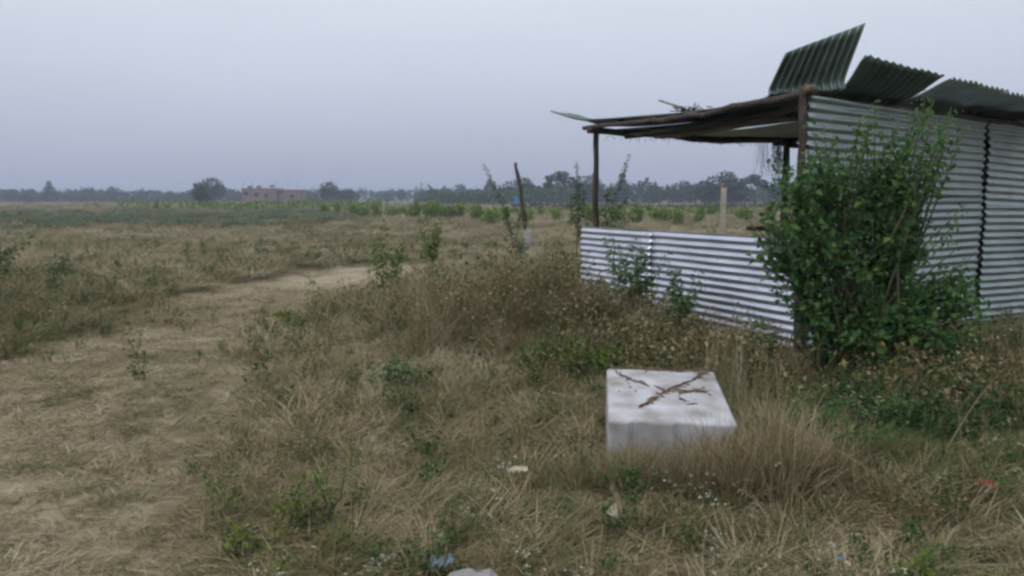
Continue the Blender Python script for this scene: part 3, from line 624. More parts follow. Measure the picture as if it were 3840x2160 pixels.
roof(1.62, 2.66, 0.46, 2.84, 0.5, 2.78, 4.4, 2.6, 13, 'roof sheet tilted up after the bright gap', 0.012, mat='zinc_eave')
roof(2.58, 3.66, 0.5, 2.765, 0.5, 2.68, 4.4, 2.6, 14, 'low roof sheet third from the corner', 0.02, mat='zinc_eave')
roof(3.58, 4.9, 0.5, 2.67, 0.5, 2.6, 4.35, 2.6, 15, 'low roof sheet at the right end', 0.02, mat='zinc_eave')
# thin sheet jutting out past the far post
sheet('roof_sheet', [(P2(-0.2, 4.95, 2.93), P2(0.3, 5.0, 2.9)), (P2(-0.13, 4.2, 2.74), P2(0.4, 4.25, 2.72)), (P2(-0.08, 3.3, 2.645), P2(0.45, 3.3, 2.65))], 6, M['zinc_roof'], shed, 0.01, 6, 0.003, 16, label='short roof sheet jutting out past the far post')
# short lap sheets hanging low under the roof
sheet('roof_sheet', [(P2(0.3, 3.6, 2.5), P2(1.1, 3.7, 2.48)), (P2(0.32, 2.4, 2.5), P2(1.1, 2.4, 2.5)), (P2(0.35, 0.9, 2.55), P2(1.1, 0.9, 2.55))], 8, M['zinc_roof'], shed, 0.011, 6, 0.005, 17, label='sagging sheet under the roof')
# batten and twigs lying on the roof
v, f = box_geo((0, 0, 0), (0.075, 0.5, 0.02)); b = obj('batten', mesh(v, f), M['greywood'], shed)
pa = P2(0.1, 2.62, 2.86); pb = P2(0.25, 2.05, 2.66); d = Vector(pb - pa); b.location = (pa + pb) / 2; b.rotation_euler = d.to_track_quat('Y', 'Z').to_euler(); b['label'] = 'loose grey board poking up from the roof'
rt = np.random.default_rng(3); tw = []
for i in range(40):
    a = P2(0.08 + rt.normal(0, 0.05), 1.95 + rt.normal(0, 0.1), 2.645 + rt.uniform(-0.01, 0.045)); d = unit(rt.normal(size=3) * [1, 1, 0.3]) * rt.uniform(0.03, 0.09)
    tw.append(tube_geo([a - d, a, a + d * 0.8 + [0, 0, 0.01]], 0.006, 4))
v, f = join(tw); obj('twigs', mesh(v, f), M['bark'], shed)['kind'] = 'stuff'
# frayed edges: thatch stalks sticking out under the far purlin
tw = []
for i in range(40):
    s = rt.uniform(0.2, 3.4); a = P2(s, 3.95 + rt.normal(0, 0.05), 2.49); d = np.array([rt.normal(0, 0.06), rt.normal(0, 0.06), -rt.uniform(0.01, 0.08)])
    tw.append(tube_geo([a, a + d], [0.004, 0.002], 4))
v, f = join(tw); obj('thatch', mesh(v, f), M['bark'], shed)['kind'] = 'stuff'
# binding cloth at the corner joint
v, f = tube_geo([P2(-0.06, -0.05, 2.6), P2(-0.06, -0.05, 2.64), P2(-0.06, -0.05, 2.7)], [0.05, 0.062, 0.045], 10, 0.2, 4); obj('binding', mesh(v, f, 'b', True), M['dirt'], shed)

# dry creeper hanging under the roof beside the rear post
cr = empty('hanging_creeper', (4.0, 12.75, 2.5)); tag(cr, 'dry brown creeper strands hanging under the shed roof by the rear post', 'creeper')
tw = []; C = []; D = []
for i in range(60):
    x0 = rt.uniform(-0.14, 0.3); y0 = rt.normal(0, 0.1); ln = rt.uniform(0.3, 0.68)
    p = [np.array([x0, y0, 0.03]), np.array([x0 + rt.normal(0, 0.03), y0, -ln * 0.5]), np.array([x0 + rt.normal(0.02, 0.05), y0, -ln])]
    tw.append(tube_geo(curve_pts(p, 5), 0.0016, 3))
    if x0 > 0.1:
        for _ in range(14): t = rt.random(); C.append(p[0] * (1 - t) + p[2] * t + rt.normal(0, 0.015, 3)); D.append(rt.normal(size=3) - [0, 0, 0.7])
v, f = join(tw); obj('strands', mesh(v, f), M['greywood'], cr)
v, f, rn = leaves_geo(np.array(C), np.array(D), 0.04, 0.6, r=rt); obj('foliage', mesh(v, f, 'f', False, {'rnd': rn}), M['leaf'], cr)

# ---------------------------------------------------------------- white plastic box
def rbox(w, d, h, rad, seg=5):
    """box with rounded vertical edges and rounded top rim, plus shallow ribs on the front"""
    prof = [(0.0, 0.0), (0.0, h * 0.5), (0.0, h - rad)] + [(rad * (1 - math.cos(a)), h - rad + rad * math.sin(a)) for a in np.linspace(0.3, math.pi / 2, seg)] + [(rad + 0.08, h + 0.004), (rad + 0.2, h + 0.006)]
    ring = []
    cr_ = 0.035
    def side(a, b, n): return [a + (b - a) * t for t in np.linspace(0, 1, n, endpoint=False)]
    V, F = [], []; 
    for inset, z in prof:
        hw, hd, c = w / 2 - inset, d / 2 - inset, max(cr_ - inset * 0.5, 0.012); pt = []
        xs = np.linspace(-hw + c, hw - c, 40)
        for x in xs:                                   # front (camera side): two recessed vertical bands
            rec = 0.0
            for x0, x1 in ((-0.24, -0.13), (0.02, 0.13)):
                rec = max(rec, np.clip(min(x - x0, x1 - x) / 0.012 + 0.5, 0, 1))
            pt.append((x, -hd + (0.022 * rec if inset < 0.07 else 0), z))
        for cx, cy_, a0 in ((hw - c, -hd + c, -90), (hw - c, hd - c, 0), (-hw + c, hd - c, 90), (-hw + c, -hd + c, 180)):
            for a in np.linspace(a0 + 8, a0 + 82, 5): pt.append((cx + c * math.cos(R(a)), cy_ + c * math.sin(R(a)), z))
        V.append(pt)
    n = len(V[0]); m = len(V)
    for i in range(m - 1):
        for k in range(n): F.append((i * n + k, i * n + (k + 1) % n, (i + 1) * n + (k + 1) % n, (i + 1) * n + k))
    F.append(tuple(range((m - 1) * n, m * n))); F.append(tuple(range(n))[::-1])
    return np.array(V).reshape(-1, 3), F
bx = empty('plastic_box', (BOXC[0], BOXC[1], -0.025)); bx.rotation_euler = (R(6.0), R(0.3), BOXR)
tag(bx, 'dirty white plastic box with rounded corners half sunk in dry grass', 'box')
BW, BD, BH = 0.735, 0.98, 0.40
v, f = rbox(BW, BD, BH, 0.02); obj('body', mesh(v, f, 'body', True), M['white'], bx)
# dirt and rotted straw caught in the crossing grooves on top
def streak(a, b, w, seed, n=60):
    r = np.random.default_rng(seed); parts = []
    a, b = np.array(a), np.array(b)
    for i in range(n):
        t = r.random(); wv = w * (0.35 + 0.9 * math.exp(-((t - 0.55) / 0.28) ** 2))
        p = a + (b - a) * t + r.normal(0, wv, 2) + 0.02 * np.array([math.sin(t * 9 + seed), math.cos(t * 7 + seed)]); ang = math.atan2(*(b - a)[::-1]) + r.normal(0, 0.5); L = r.uniform(0.015, 0.06)
        q = np.array([math.cos(ang), math.sin(ang)]) * L; z = BH + 0.008
        parts.append(tube_geo([(p[0] - q[0], p[1] - q[1], z), (p[0], p[1], z + 0.003), (p[0] + q[0], p[1] + q[1], z)], [0.0015, r.uniform(0.002, 0.006), 0.0015], 5))
    return join(parts)
v, f = streak((-0.2, -0.28), (0.3, 0.42), 0.011, 1, 75); obj('dirt_streak', mesh(v, f, 'd', True), M['dirt'], bx)['kind'] = 'stuff'
v, f = streak((-0.34, 0.44), (0.2, -0.25), 0.012, 2, 22); obj('dirt_streak', mesh(v, f, 'd', True), M['dirt'], bx)['kind'] = 'stuff'
v, f = streak((0.1, 0.02), (0.27, 0.06), 0.008, 3, 22); obj('dirt_streak', mesh(v, f, 'd', True), M['dirt'], bx)['kind'] = 'stuff'
v, f = streak((-0.3, 0.46), (0.34, 0.47), 0.008, 5, 60); obj('dirt_streak', mesh(v, f, 'd', True), M['dirt'], bx)['kind'] = 'stuff'
parts = []; r = np.random.default_rng(8)
for i in range(9):
    p = r.uniform((-0.3, -0.1), (0.34, 0.42)); parts.append(tube_geo([(p[0], p[1], BH + 0.007), (p[0] + r.normal(0, 0.012), p[1] + r.normal(0, 0.012), BH + 0.011)], [0.002, 0.005], 5))
v, f = join(parts); o = obj('debris', mesh(v, f, 'd', True), M['dirt'], bx); o['kind'] = 'stuff'

# ---------------------------------------------------------------- big bush at the shed corner
def big_bush():
    r = np.random.default_rng(77)
    e = empty('leafy_bush', (3.05, 7.1, 0)); tag(e, 'big dark green leafy bush growing against the shed corner', 'bush')
    lobes = [((2.95, 7.15, 1.1), (0.72, 0.42, 0.58), 105), ((3.05, 7.15, 1.62), (0.5, 0.36, 0.36), 52), ((3.1, 7.05, 0.68), (0.62, 0.42, 0.36), 80),
             ((3.9, 7.1, 0.68), (0.32, 0.3, 0.3), 44), ((2.5, 7.0, 1.25), (0.32, 0.28, 0.34), 36), ((3.4, 7.1, 0.55), (0.4, 0.35, 0.25), 34), ((3.35, 7.15, 1.3), (0.34, 0.35, 0.45), 50), ((3.42, 7.1, 1.8), (0.28, 0.3, 0.28), 26), ((3.35, 6.85, 0.42), (0.55, 0.25, 0.22), 60), ((3.85, 6.95, 0.42), (0.32, 0.25, 0.2), 26), ((2.6, 7.1, 1.7), (0.3, 0.3, 0.3), 24)]
    sprigs = [(2.42, 1.82), (2.6, 2.02), (2.85, 2.12), (2.98, 2.2), (3.26, 2.42), (3.05, 2.08), (3.45, 2.2), (3.62, 2.3), (3.84, 2.40), (3.72, 2.12), (3.55, 2.05), (3.72, 1.72), (3.85, 1.45), (2.2, 1.5), (2.16, 1.28), (3.95, 1.0), (4.05, 0.85), (2.3, 1.05), (2.75, 2.1), (2.5, 1.95), (3.15, 2.3), (3.38, 2.3), (3.55, 2.4), (3.7, 2.3), (3.78, 2.0), (3.6, 1.9), (3.82, 1.85), (2.3, 1.68), (3.3, 2.15), (3.0, 2.3), (3.9, 1.2), (2.7, 2.25), (3.42, 2.42), (3.2, 2.2), (2.9, 1.98), (3.65, 2.15), (3.88, 2.2), (2.34, 1.95), (2.55, 2.15), (3.1, 2.42), (3.68, 2.45), (3.95, 2.25), (4.0, 1.55), (4.1, 1.1), (2.08, 1.4)]
    org = np.array([3.05, 7.1, 0.0]); parts = []; C = []; D = []; S = []
    def base(): return np.array([r.uniform(2.75, 3.45), 7.15 + r.normal(0, 0.1), -0.05])
    tips = []
    for c_, rad, n in lobes:
        for _ in range(n):
            d = unit(r.normal(size=3)); p = np.array(c_) + d * np.array(rad) * r.uniform(0.35, 1.0) ** 0.6
            tips.append((p, 0))
    for sx, sz in sprigs: tips.append((np.array([sx, 7.05 + r.normal(0, 0.12), sz]), 1))
    for p, kind in tips:
        b = base(); m = b + (p - b) * 0.55 + [0, 0, 0.12] + r.normal(0, 0.05, 3)
        d = p - m; ln = np.linalg.norm(d)
        P = curve_pts([b, m, p], 8)
        if r.random() < 0.16 or kind: parts.append(tube_geo(P - org, np.linspace(0.016, 0.003, 8), 5))
        else: parts.append(tube_geo(P[5:] - org, np.linspace(0.006, 0.002, 3), 4))
        # leaves along the last stretch of the twig
        nl = 25 if not kind else 46
        ext = 0.30 if not kind else 0.72
        dirv = unit(P[-1] - P[-3]) if not kind else unit(unit(P[-1] - P[-3]) + np.array([0.25, 0, 0.4]))
        t = r.uniform(-ext, 0.06 if not kind else 0.0, nl)[:, None]; cc = p + dirv * t + r.normal(0, 0.034 if not kind else 0.03, (nl, 3))
        C.append(cc - org); D.append(unit(r.normal(size=(nl, 3)) + dirv * 0.5 - [0, 0, 0.45]))
        S.append(r.uniform(0.03, 0.095, nl) * np.where(kind, 0.7 + 0.3 * (-t[:, 0] / ext), 1.0))
    v, f = join(parts); obj('stem', mesh(v, f, 'stem', True), M['stem'], e)
    v, f, rn = leaves_geo(np.vstack(C), np.vstack(D), np.concatenate(S), 0.62, 0.2, r=r)
    obj('foliage', mesh(v, f, 'foliage', False, {'rnd': rn}), M['bush'], e)
    lv = None
    for i, (x, z) in enumerate(((2.82, 0.3), (2.95, 0.36), (3.02, 0.33), (3.12, 0.38), (3.3, 0.34))):
        v, f, rn = leaves_geo(np.zeros((1, 3)), np.array([[r.normal(0, 0.9), -0.4, -0.8 + r.normal(0, 0.4)]]), r.uniform(0.05, 0.08), 0.6, 0.3, r)
        o = obj('yellow_leaf', mesh(v, f), M['yellow_leaf'], e, (x - org[0], 6.72 - org[1] + r.normal(0, 0.06), z + r.normal(0, 0.03)))
    return e
big_bush()

# ---------------------------------------------------------------- single plants in the field
def stems(r, n, h, sx, sy, lean=(0, 0), base=0.06):
    o = []
    for _ in range(n):
        b = np.array([r.normal(0, base), r.normal(0, base), -0.03]); hh = h * r.uniform(0.6, 1.0)
        tip = b + [lean[0] * hh + r.normal(0, sx), lean[1] * hh + r.normal(0, sy), hh]; o.append([b, b + (tip - b) * 0.5 + [r.normal(0, 0.03), r.normal(0, 0.03), 0.05 * hh], tip])
    return o
PL_ = [  # name, x, y, stems n, h, sx, lean x, leaf, per metre, mat, label
 ('weed_plant', -1.83, 11.6, 11, 1.3, 0.2, 0.08, 0.105, 55, 'lime', 'tall bushy green weed standing alone beside the track end'),
 ('weed_plant', -1.40, 12.3, 6, 0.62, 0.1, 0.45, 0.1, 75, 'leaf', 'small leaning green weed just right of the tall bushy weed'),
 ('weed_plant', -1.88, 18.6, 8, 1.15, 0.25, 0.1, 0.14, 55, 'lime', 'light green weed in the grass beyond the tall bushy weed'),
 ('weed_plant', -2.9, 28.0, 3, 1.7, 0.22, -0.12, 0.15, 30, 'leaf', 'spindly green plant left of the leaning dead stake'),
 ('weed_plant', -6.85, 22.0, 4, 0.55, 0.22, -0.1, 0.12, 40, 'leaf', 'tiny green plant alone in the straw left of the track end'),
 ('weed_plant', -3.03, 10.4, 6, 0.26, 0.15, 0.15, 0.1, 50, 'lime', 'low yellow green plant on the edge of the track'),
 ('weed_plant', -0.98, 6.45, 10, 0.36, 0.07, 0.0, 0.06, 80, 'bush', 'compact dark green clump in the dry grass left of the box'),
 ('weed_plant', -9.55, 14.3, 7, 1.15, 0.22, 0.35, 0.13, 55, 'leaf', 'tall leafy weed cut by the left edge of the picture'),
 ('weed_plant', -8.9, 15.4, 4, 0.6, 0.2, 0.3, 0.11, 45, 'leaf', 'lower leafy weed inside the left edge of the picture'),
 ('weed_plant', 1.5, 9.3, 14, 1.05, 0.26, 0.04, 0.1, 62, 'bush', 'dark green weed growing against the bright low wall'),
 ('weed_plant', 1.85, 8.95, 12, 0.75, 0.26, 0.12, 0.1, 60, 'bush', 'shorter dark weed against the low wall nearer the bush'),
 ('weed_plant', 1.15, 9.6, 7, 0.68, 0.13, -0.1, 0.09, 75, 'leaf', 'thin weed against the far part of the low wall'),
 ('weed_plant', 0.3, 7.2, 10, 0.42, 0.14, 0.0, 0.07, 60, 'leaf', 'green weed patch at the foot of the brush heap'),
 ('weed_plant', 0.78, 7.0, 9, 0.40, 0.16, 0.0, 0.07, 60, 'lime', 'yellowish green weed patch behind the white box'),
 ('weed_plant', 0.62, 4.14, 9, 0.2, 0.09, 0.0, 0.045, 90, 'bush', 'small green weed growing at the front of the white box'),
 ('weed_plant', 1.95, 4.75, 14, 0.33, 0.2, 0.1, 0.06, 70, 'bush', 'dark green creeping weed right of the white box'),
 ('weed_plant', 2.4, 4.95, 12, 0.32, 0.2, 0.1, 0.06, 70, 'bush', 'dark green weed further right below the bush'),
 ('weed_plant', -0.31, 3.22, 7, 0.2, 0.03, 0.0, 0.04, 90, 'leaf', 'small upright green seedling in the bottom foreground'),
 ('weed_plant', -0.98, 3.7, 6, 0.42, 0.1, 0.1, 0.045, 60, 'lime', 'slender light green weed in the lower left foreground'),
 ('weed_plant', -1.15, 3.5, 8, 0.16, 0.13, 0.1, 0.05, 70, 'lime', 'yellow green weed with yellowing leaves low in the left foreground'),
 ('weed_plant', 1.66, 3.02, 10, 0.2, 0.16, 0.0, 0.055, 70, 'lime', 'yellow green weed in the bottom right corner'),
 ('weed_plant', 2.9, 10.6, 6, 1.0, 0.2, 0.0, 0.08, 45, 'leaf', 'green weed seen over the low wall inside the shed'),
 ('weed_plant', 0.75, 15.5, 5, 0.8, 0.25, 0.1, 0.1, 40, 'leaf', 'loose green weed left of the low wall end'),
 ('weed_plant', 1.2, 13.4, 8, 0.75, 0.28, 0.2, 0.11, 55, 'leaf', 'low spreading green weed just left of the shed post'),
 ('weed_plant', 2.3, 16.0, 9, 0.85, 0.35, 0.2, 0.12, 50, 'leaf', 'wide green weed seen through the shed opening beside the post'),
 ('weed_plant', 0.2, 19.5, 7, 0.7, 0.3, 0.1, 0.12, 50, 'leaf', 'faint green weed in front of the dead stake'),
 ('weed_plant', 2.25, 7.3, 8, 0.55, 0.16, 0.15, 0.085, 70, 'bush', 'dark leafy weed at the foot of the bush before the low wall'),
]
for i, (nm, x, y, n, h, sx, ln, leaf, per, mt, lab) in enumerate(PL_):
    rr = np.random.default_rng(300 + i)
    plant(nm, (x, y, gz(x, y)), stems(rr, n, h, sx, sx, (ln, 0)), leaf, per, M[mt], lab, 'weed', 'weeds standing out in the grass', 0.5, 400 + i, 0.007)
# saplings seen against the sky
def sapling(x, y, segs, leaf, per, lab, seed, mat='leaf'):
    plant('sapling', (x, y, gz(x, y)), segs, leaf, per, M[mat], lab, 'sapling', 'young trees planted in the field', 0.5, seed, 0.02, 0.1, 0.07)
z = gz(1.9, 20)
sapling(1.72, 21.0, [[(0, 0, 0), (0.0, 0, 1.2), (-0.03, 0, 2.55)], [(0, 0, 0.9), (0.15, 0, 1.4), (0.18, 0, 1.85)], [(0, 0, 0.8), (-0.14, 0.05, 1.3), (-0.16, 0, 1.7)], [(0, 0, 1.0), (0.06, 0.1, 1.7), (0.02, 0, 2.2)]], 0.12, 85, 'slim upright sapling left of the shed post', 501)
sapling(2.15, 19.0, [[(0, 0, 0), (0.15, 0, 1.1), (0.62, 0, 2.62)], [(0.05, 0, 0.5), (0.3, 0, 1.2), (0.62, 0, 1.55)], [(0.1, 0, 0.8), (0.1, 0, 1.5), (0.25, 0, 1.95)], [(0, 0, 0.3), (0.3, 0.1, 0.8), (0.75, 0, 1.3)], [(0, 0, 0.3), (-0.25, 0.1, 0.7), (-0.4, 0, 1.0)]], 0.12, 75, 'sapling with a long leaning sprig right of the shed post', 502)
sapling(0.1, 24.0, [[(0, 0, 0), (-0.35, 0, 1.3), (-0.95, 0, 2.62)], [(0, 0, 0.2), (0.1, 0, 0.9), (0.25, 0, 1.4)], [(-0.1, 0, 0.5), (-0.3, 0, 1.1), (-0.35, 0, 1.5)]], 0.13, 60, 'sapling leaning left beside the dead stake', 503)
sapling(3.2, 26.0, [[(0, 0, 0), (0.1, 0, 0.7), (0.3, 0, 1.35)], [(0, 0, 0), (-0.2, 0, 0.6), (-0.5, 0, 1.1)], [(0, 0, 0), (0.3, 0, 0.5), (0.8, 0, 1.0)]], 0.14, 55, 'low sapling seen through the shed opening', 504)
# leaning dead stake with a whitewashed foot
st = empty('dead_stake', (0.42, 25.0, gz(0.42, 25))); tag(st, 'leaning dead wooden stake with a whitish wrapped foot in the field', 'stake')
pole('stake', [(0.03, 0, -0.2), (0.0, 0, 0.7), (-0.11, 0, 1.5), (-0.2, 0, 2.1), (-0.31, 0, 2.68)], 0.08, 0.055, M['bark'], st, 14, 8, 0.01, 9)
v, f = tube_geo([(0.06, 0, -0.1), (0.07, 0, 0.2), (0.05, 0, 0.42), (0.03, 0, 0.56), (0.0, 0, 0.66)], [0.1, 0.115, 0.12, 0.1, 0.05], 10, 0.3, 3); o = obj('wrap', mesh(v, f, 'w', True), M['whitewash'], st); o['label'] = 'whitish wrap around the foot of the stake'
rr = np.random.default_rng(12); n = 90; t = rr.uniform(0.5, 1.75, n); cc = np.c_[-0.12 * t + 0.05 + rr.normal(0, 0.06, n), rr.normal(0, 0.06, n), t]
v, f, rn = leaves_geo(cc, rr.normal(size=(n, 3)), 0.11, 0.5, r=rr); obj('foliage', mesh(v, f, 'f', False, {'rnd': rn}), M['lime'], st)
# pale boundary stone behind the shed
sp_ = empty('stone_post', (3.96, 15.0, gz(3.96, 15.0))); tag(sp_, 'cream stone fence post with a reddish top seen through the shed', 'post')
v, f = tube_geo([(-0.01, 0, -0.2), (-0.01, 0, 0.6), (0, 0, 1.2), (0, 0, 1.8)], [0.075, 0.07, 0.07, 0.066], 4, 0.05, 5); obj('shaft', mesh(v, f), M['stone_post'], sp_)
v, f = tube_geo([(0, 0, 1.8), (0, 0, 1.86), (0.01, 0, 1.84)], [0.067, 0.055, 0.04], 4, 0.05, 6); obj('painted_top', mesh(v, f), M['red_end'], sp_)

# ---------------------------------------------------------------- litter in the foreground
def lump(name, loc, s, mat, lab, cat, seed, n=10):
    r = np.random.default_rng(seed); V = []; F = []
    m = 7
    for i in range(m):
        ph = math.pi * i / (m - 1)
        for k in range(n):
            a = 2 * math.pi * k / n; q = 1 + r.normal(0, 0.14)
            V.append((s[0] * math.sin(ph) * math.cos(a) * q, s[1] * math.sin(ph) * math.sin(a) * q, s[2] * math.cos(ph) * (1 + r.normal(0, 0.05))))
    for i in range(m - 1):
        for k in range(n): F.append((i * n + k, i * n + (k + 1) % n, (i + 1) * n + (k + 1) % n, (i + 1) * n + k))
    return tag(obj(name, mesh(V, F, name), M[mat], None, loc), lab, cat)
def scrap(name, x, y, w, d, mat, lab, cat, seed, z=0.12, rz=0.3, crumple=0.02):
    r = np.random.default_rng(seed); nx_, ny_ = 9, 7; V = []
    for j in range(ny_):
        for i in range(nx_): V.append(((i / 8 - .5) * w * (1 + r.normal(0, .06)), (j / 6 - .5) * d * (1 + r.normal(0, .1)), r.normal(0, crumple)))
    F = [(j * nx_ + i, j * nx_ + i + 1, (j + 1) * nx_ + i + 1, (j + 1) * nx_ + i) for j in range(ny_ - 1) for i in range(nx_ - 1)]
    o = tag(obj(name, mesh(V, F, name), M[mat], None, (x, y, gz(x, y) + z), (R(18), R(6), rz)), lab, cat)
    sm = o.modifiers.new('t', 'SOLIDIFY'); sm.thickness = 0.002; return o
lump('stone', (-0.15, 3.02, gz(-0.15, 3.02) + 0.07), (0.13, 0.1, 0.07), 'stone', 'light grey stone at the bottom edge of the picture', 'stone', 1)
scrap('plastic_scrap', -0.29, 3.14, 0.09, 0.045, 'blue', 'crumpled pale blue plastic scrap beside the grey stone', 'litter', 2, 0.12)
scrap('wrapper', 2.26, 3.66, 0.075, 0.03, 'red', 'red and yellow wrapper lying in the dry grass far right', 'litter', 3, 0.24, -0.2, 0.01)
scrap('wood_chip', 0.03, 4.02, 0.12, 0.035, 'paper', 'pale wood chip lying in the grass left of the box', 'litter', 4, 0.2, 0.5, 0.006)
scrap('paper_scrap', 0.46, 3.5, 0.045, 0.04, 'paper', 'small white paper scrap in the grass in front of the box', 'litter', 5, 0.17, 0.2, 0.012)
scrap('plastic_scrap', 1.34, 3.1, 0.035, 0.02, 'blue', 'tiny blue plastic scrap in the lower right grass', 'litter', 6, 0.16, 0.2, 0.006)
o = lump('concrete_block', (4.95, 7.0, gz(4.95, 7) + 0.32), (0.2, 0.2, 0.24), 'concrete', 'pale grey concrete lump cut by the right edge below the shed', 'block', 7)
# long bare stalks lying across the right foreground
for i, (a, b, lab) in enumerate([((1.35, 4.3, 0.42), (1.75, 3.5, 0.3), 'long dry stalk slanting down right of the box'), ((2.25, 4.0, 0.32), (2.7, 4.35, 0.62), 'thin pale stalk slanting up at the far right'), ((2.3, 3.9, 0.1), (2.28, 4.0, 0.6), 'thin upright stalk right of the dark weeds')]):
    e = tag(obj('dry_stalk', mesh(*tube_geo(curve_pts([a, (np.array(a) + b) / 2 + [0, 0, 0.03], b], 6), [0.003, 0.003, 0.0026, 0.0024, 0.002, 0.0015], 5)), M['straw']), lab, 'stalk', 'long dry stalks')

# ---------------------------------------------------------------- far field: shrubs in rows, trees, buildings
def crown_proto(seed, lobes, nq, size, mat, trunk_h, trunk_r):
    r = np.random.default_rng(seed); C = []
    w = np.array([l[1][0] * l[1][1] * l[1][2] for l in lobes]) ** 0.67; w /= w.sum()
    for (c_, rad), q in zip(lobes, w):
        n = int(nq * q); d = unit(r.normal(size=(n, 3))); C.append(np.array(c_) + d * np.array(rad) * (r.uniform(0.25, 1.0, (n, 1)) ** 0.5) * (1 + 0.18 * np.sin(d[:, :1] * 7 + seed) * np.cos(d[:, 2:] * 6)))
    v, f, rn = quads_geo(np.vstack(C), size, r); me = mesh(v, f, 'crown', False, {'rnd': rn}); me.materials.append(mat)
    tp = [tube_geo([(0, 0, -0.3), (0.05, 0, trunk_h * 0.5), (0, 0.05, trunk_h)], [trunk_r, trunk_r * 0.8, trunk_r * 0.5], 6)]
    for c_, rad in lobes[:5]: tp.append(tube_geo([(0, 0, trunk_h * 0.7), (c_[0] * 0.5, c_[1] * 0.5, (trunk_h + c_[2]) / 2), c_], [trunk_r * 0.5, trunk_r * 0.35, trunk_r * 0.12], 5))
    v, f = join(tp); mt = mesh(v, f, 'trunk', True); mt.materials.append(M['trunk'])
    return mt, me
TREES = {  # unit: metres
 'round': crown_proto(1, [((0, 0, 4.2), (2.3, 2.3, 1.9)), ((1.3, 0.3, 3.4), (1.7, 1.6, 1.3)), ((-1.4, 0, 3.3), (1.6, 1.6, 1.3)), ((0.2, 0, 2.2), (2.4, 2.0, 1.2))], 1500, 0.42, M['tree'], 3.0, 0.22),
 'cone': crown_proto(2, [((0, 0, 2.4), (2.6, 2.2, 1.5)), ((0.1, 0, 4.0), (1.6, 1.5, 1.4)), ((0, 0, 5.5), (0.8, 0.8, 1.3)), ((-1.2, 0, 1.8), (1.6, 1.6, 1.1))], 1500, 0.42, M['tree'], 4.2, 0.2),
 'flat': crown_proto(3, [((-1.6, 0, 4.6), (1.7, 1.5, 0.6)), ((1.3, 0, 4.2), (1.9, 1.5, 0.7)), ((0, 0, 5.2), (1.5, 1.4, 0.6)), ((2.6, 0, 3.4), (1.2, 1.0, 0.5)), ((-2.6, 0, 3.5), (1.1, 1.0, 0.5))], 1000, 0.4, M['tree'], 3.6, 0.17),
 'wide': crown_proto(4, [((0, 0, 3.0), (3.2, 2.4, 1.8)), ((2.6, 0, 2.2), (2.2, 2.0, 1.5)), ((-2.7, 0, 2.3), (2.3, 2.0, 1.5)), ((0.6, 0, 4.2), (1.8, 1.6, 1.1)), ((0, 0, 1.3), (4.0, 2.2, 1.2))], 2000, 0.42, M['tree'], 2.0, 0.22),
 'fresh': crown_proto(5, [((0, 0, 2.6), (1.6, 1.5, 1.6)), ((0.5, 0, 1.4), (1.6, 1.4, 1.1)), ((-0.3, 0, 3.8), (1.0, 1.0, 0.9))], 1000, 0.36, M['tree_green'], 1.8, 0.12),
 'shrub': crown_proto(6, [((0, 0, 0.55), (0.8, 0.7, 0.45)), ((0.4, 0, 0.4), (0.6, 0.5, 0.35)), ((-0.4, 0.1, 0.5), (0.6, 0.5, 0.4))], 420, 0.2, M['shrub'], 0.3, 0.04),
 'shrub2': crown_proto(7, [((0, 0, 0.7), (0.55, 0.5, 0.6)), ((0.3, 0, 0.4), (0.6, 0.5, 0.35)), ((-0.25, 0.1, 0.95), (0.4, 0.4, 0.35))], 420, 0.2, M['shrub'], 0.4, 0.04),
}
def tree(name, kind, px, y, top, lab, cat='tree', group=None, wid=1.0, rz=0.0, parts=('trunk', 'crown')):
    """px: bearing as metres of x per metre of y; top: height in metres"""
    x = px * y; h0 = {'round': 6.1, 'cone': 6.7, 'flat': 5.7, 'wide': 5.2, 'fresh': 4.6, 'shrub': 1.0, 'shrub2': 1.3}[kind]
    e = empty(name, (x, y, gz(x, y) - 0.05), rz); tag(e, lab, cat, group); k = top / h0; e.scale = (k * wid, k * wid, k)
    mt, mc = TREES[kind]
    for nm, me in zip(parts, (mt, mc)):
        o = bpy.data.objects.new(nm, me); COL.objects.link(o); o.parent = e
    return e
TG = 'trees along the far edge of the field'
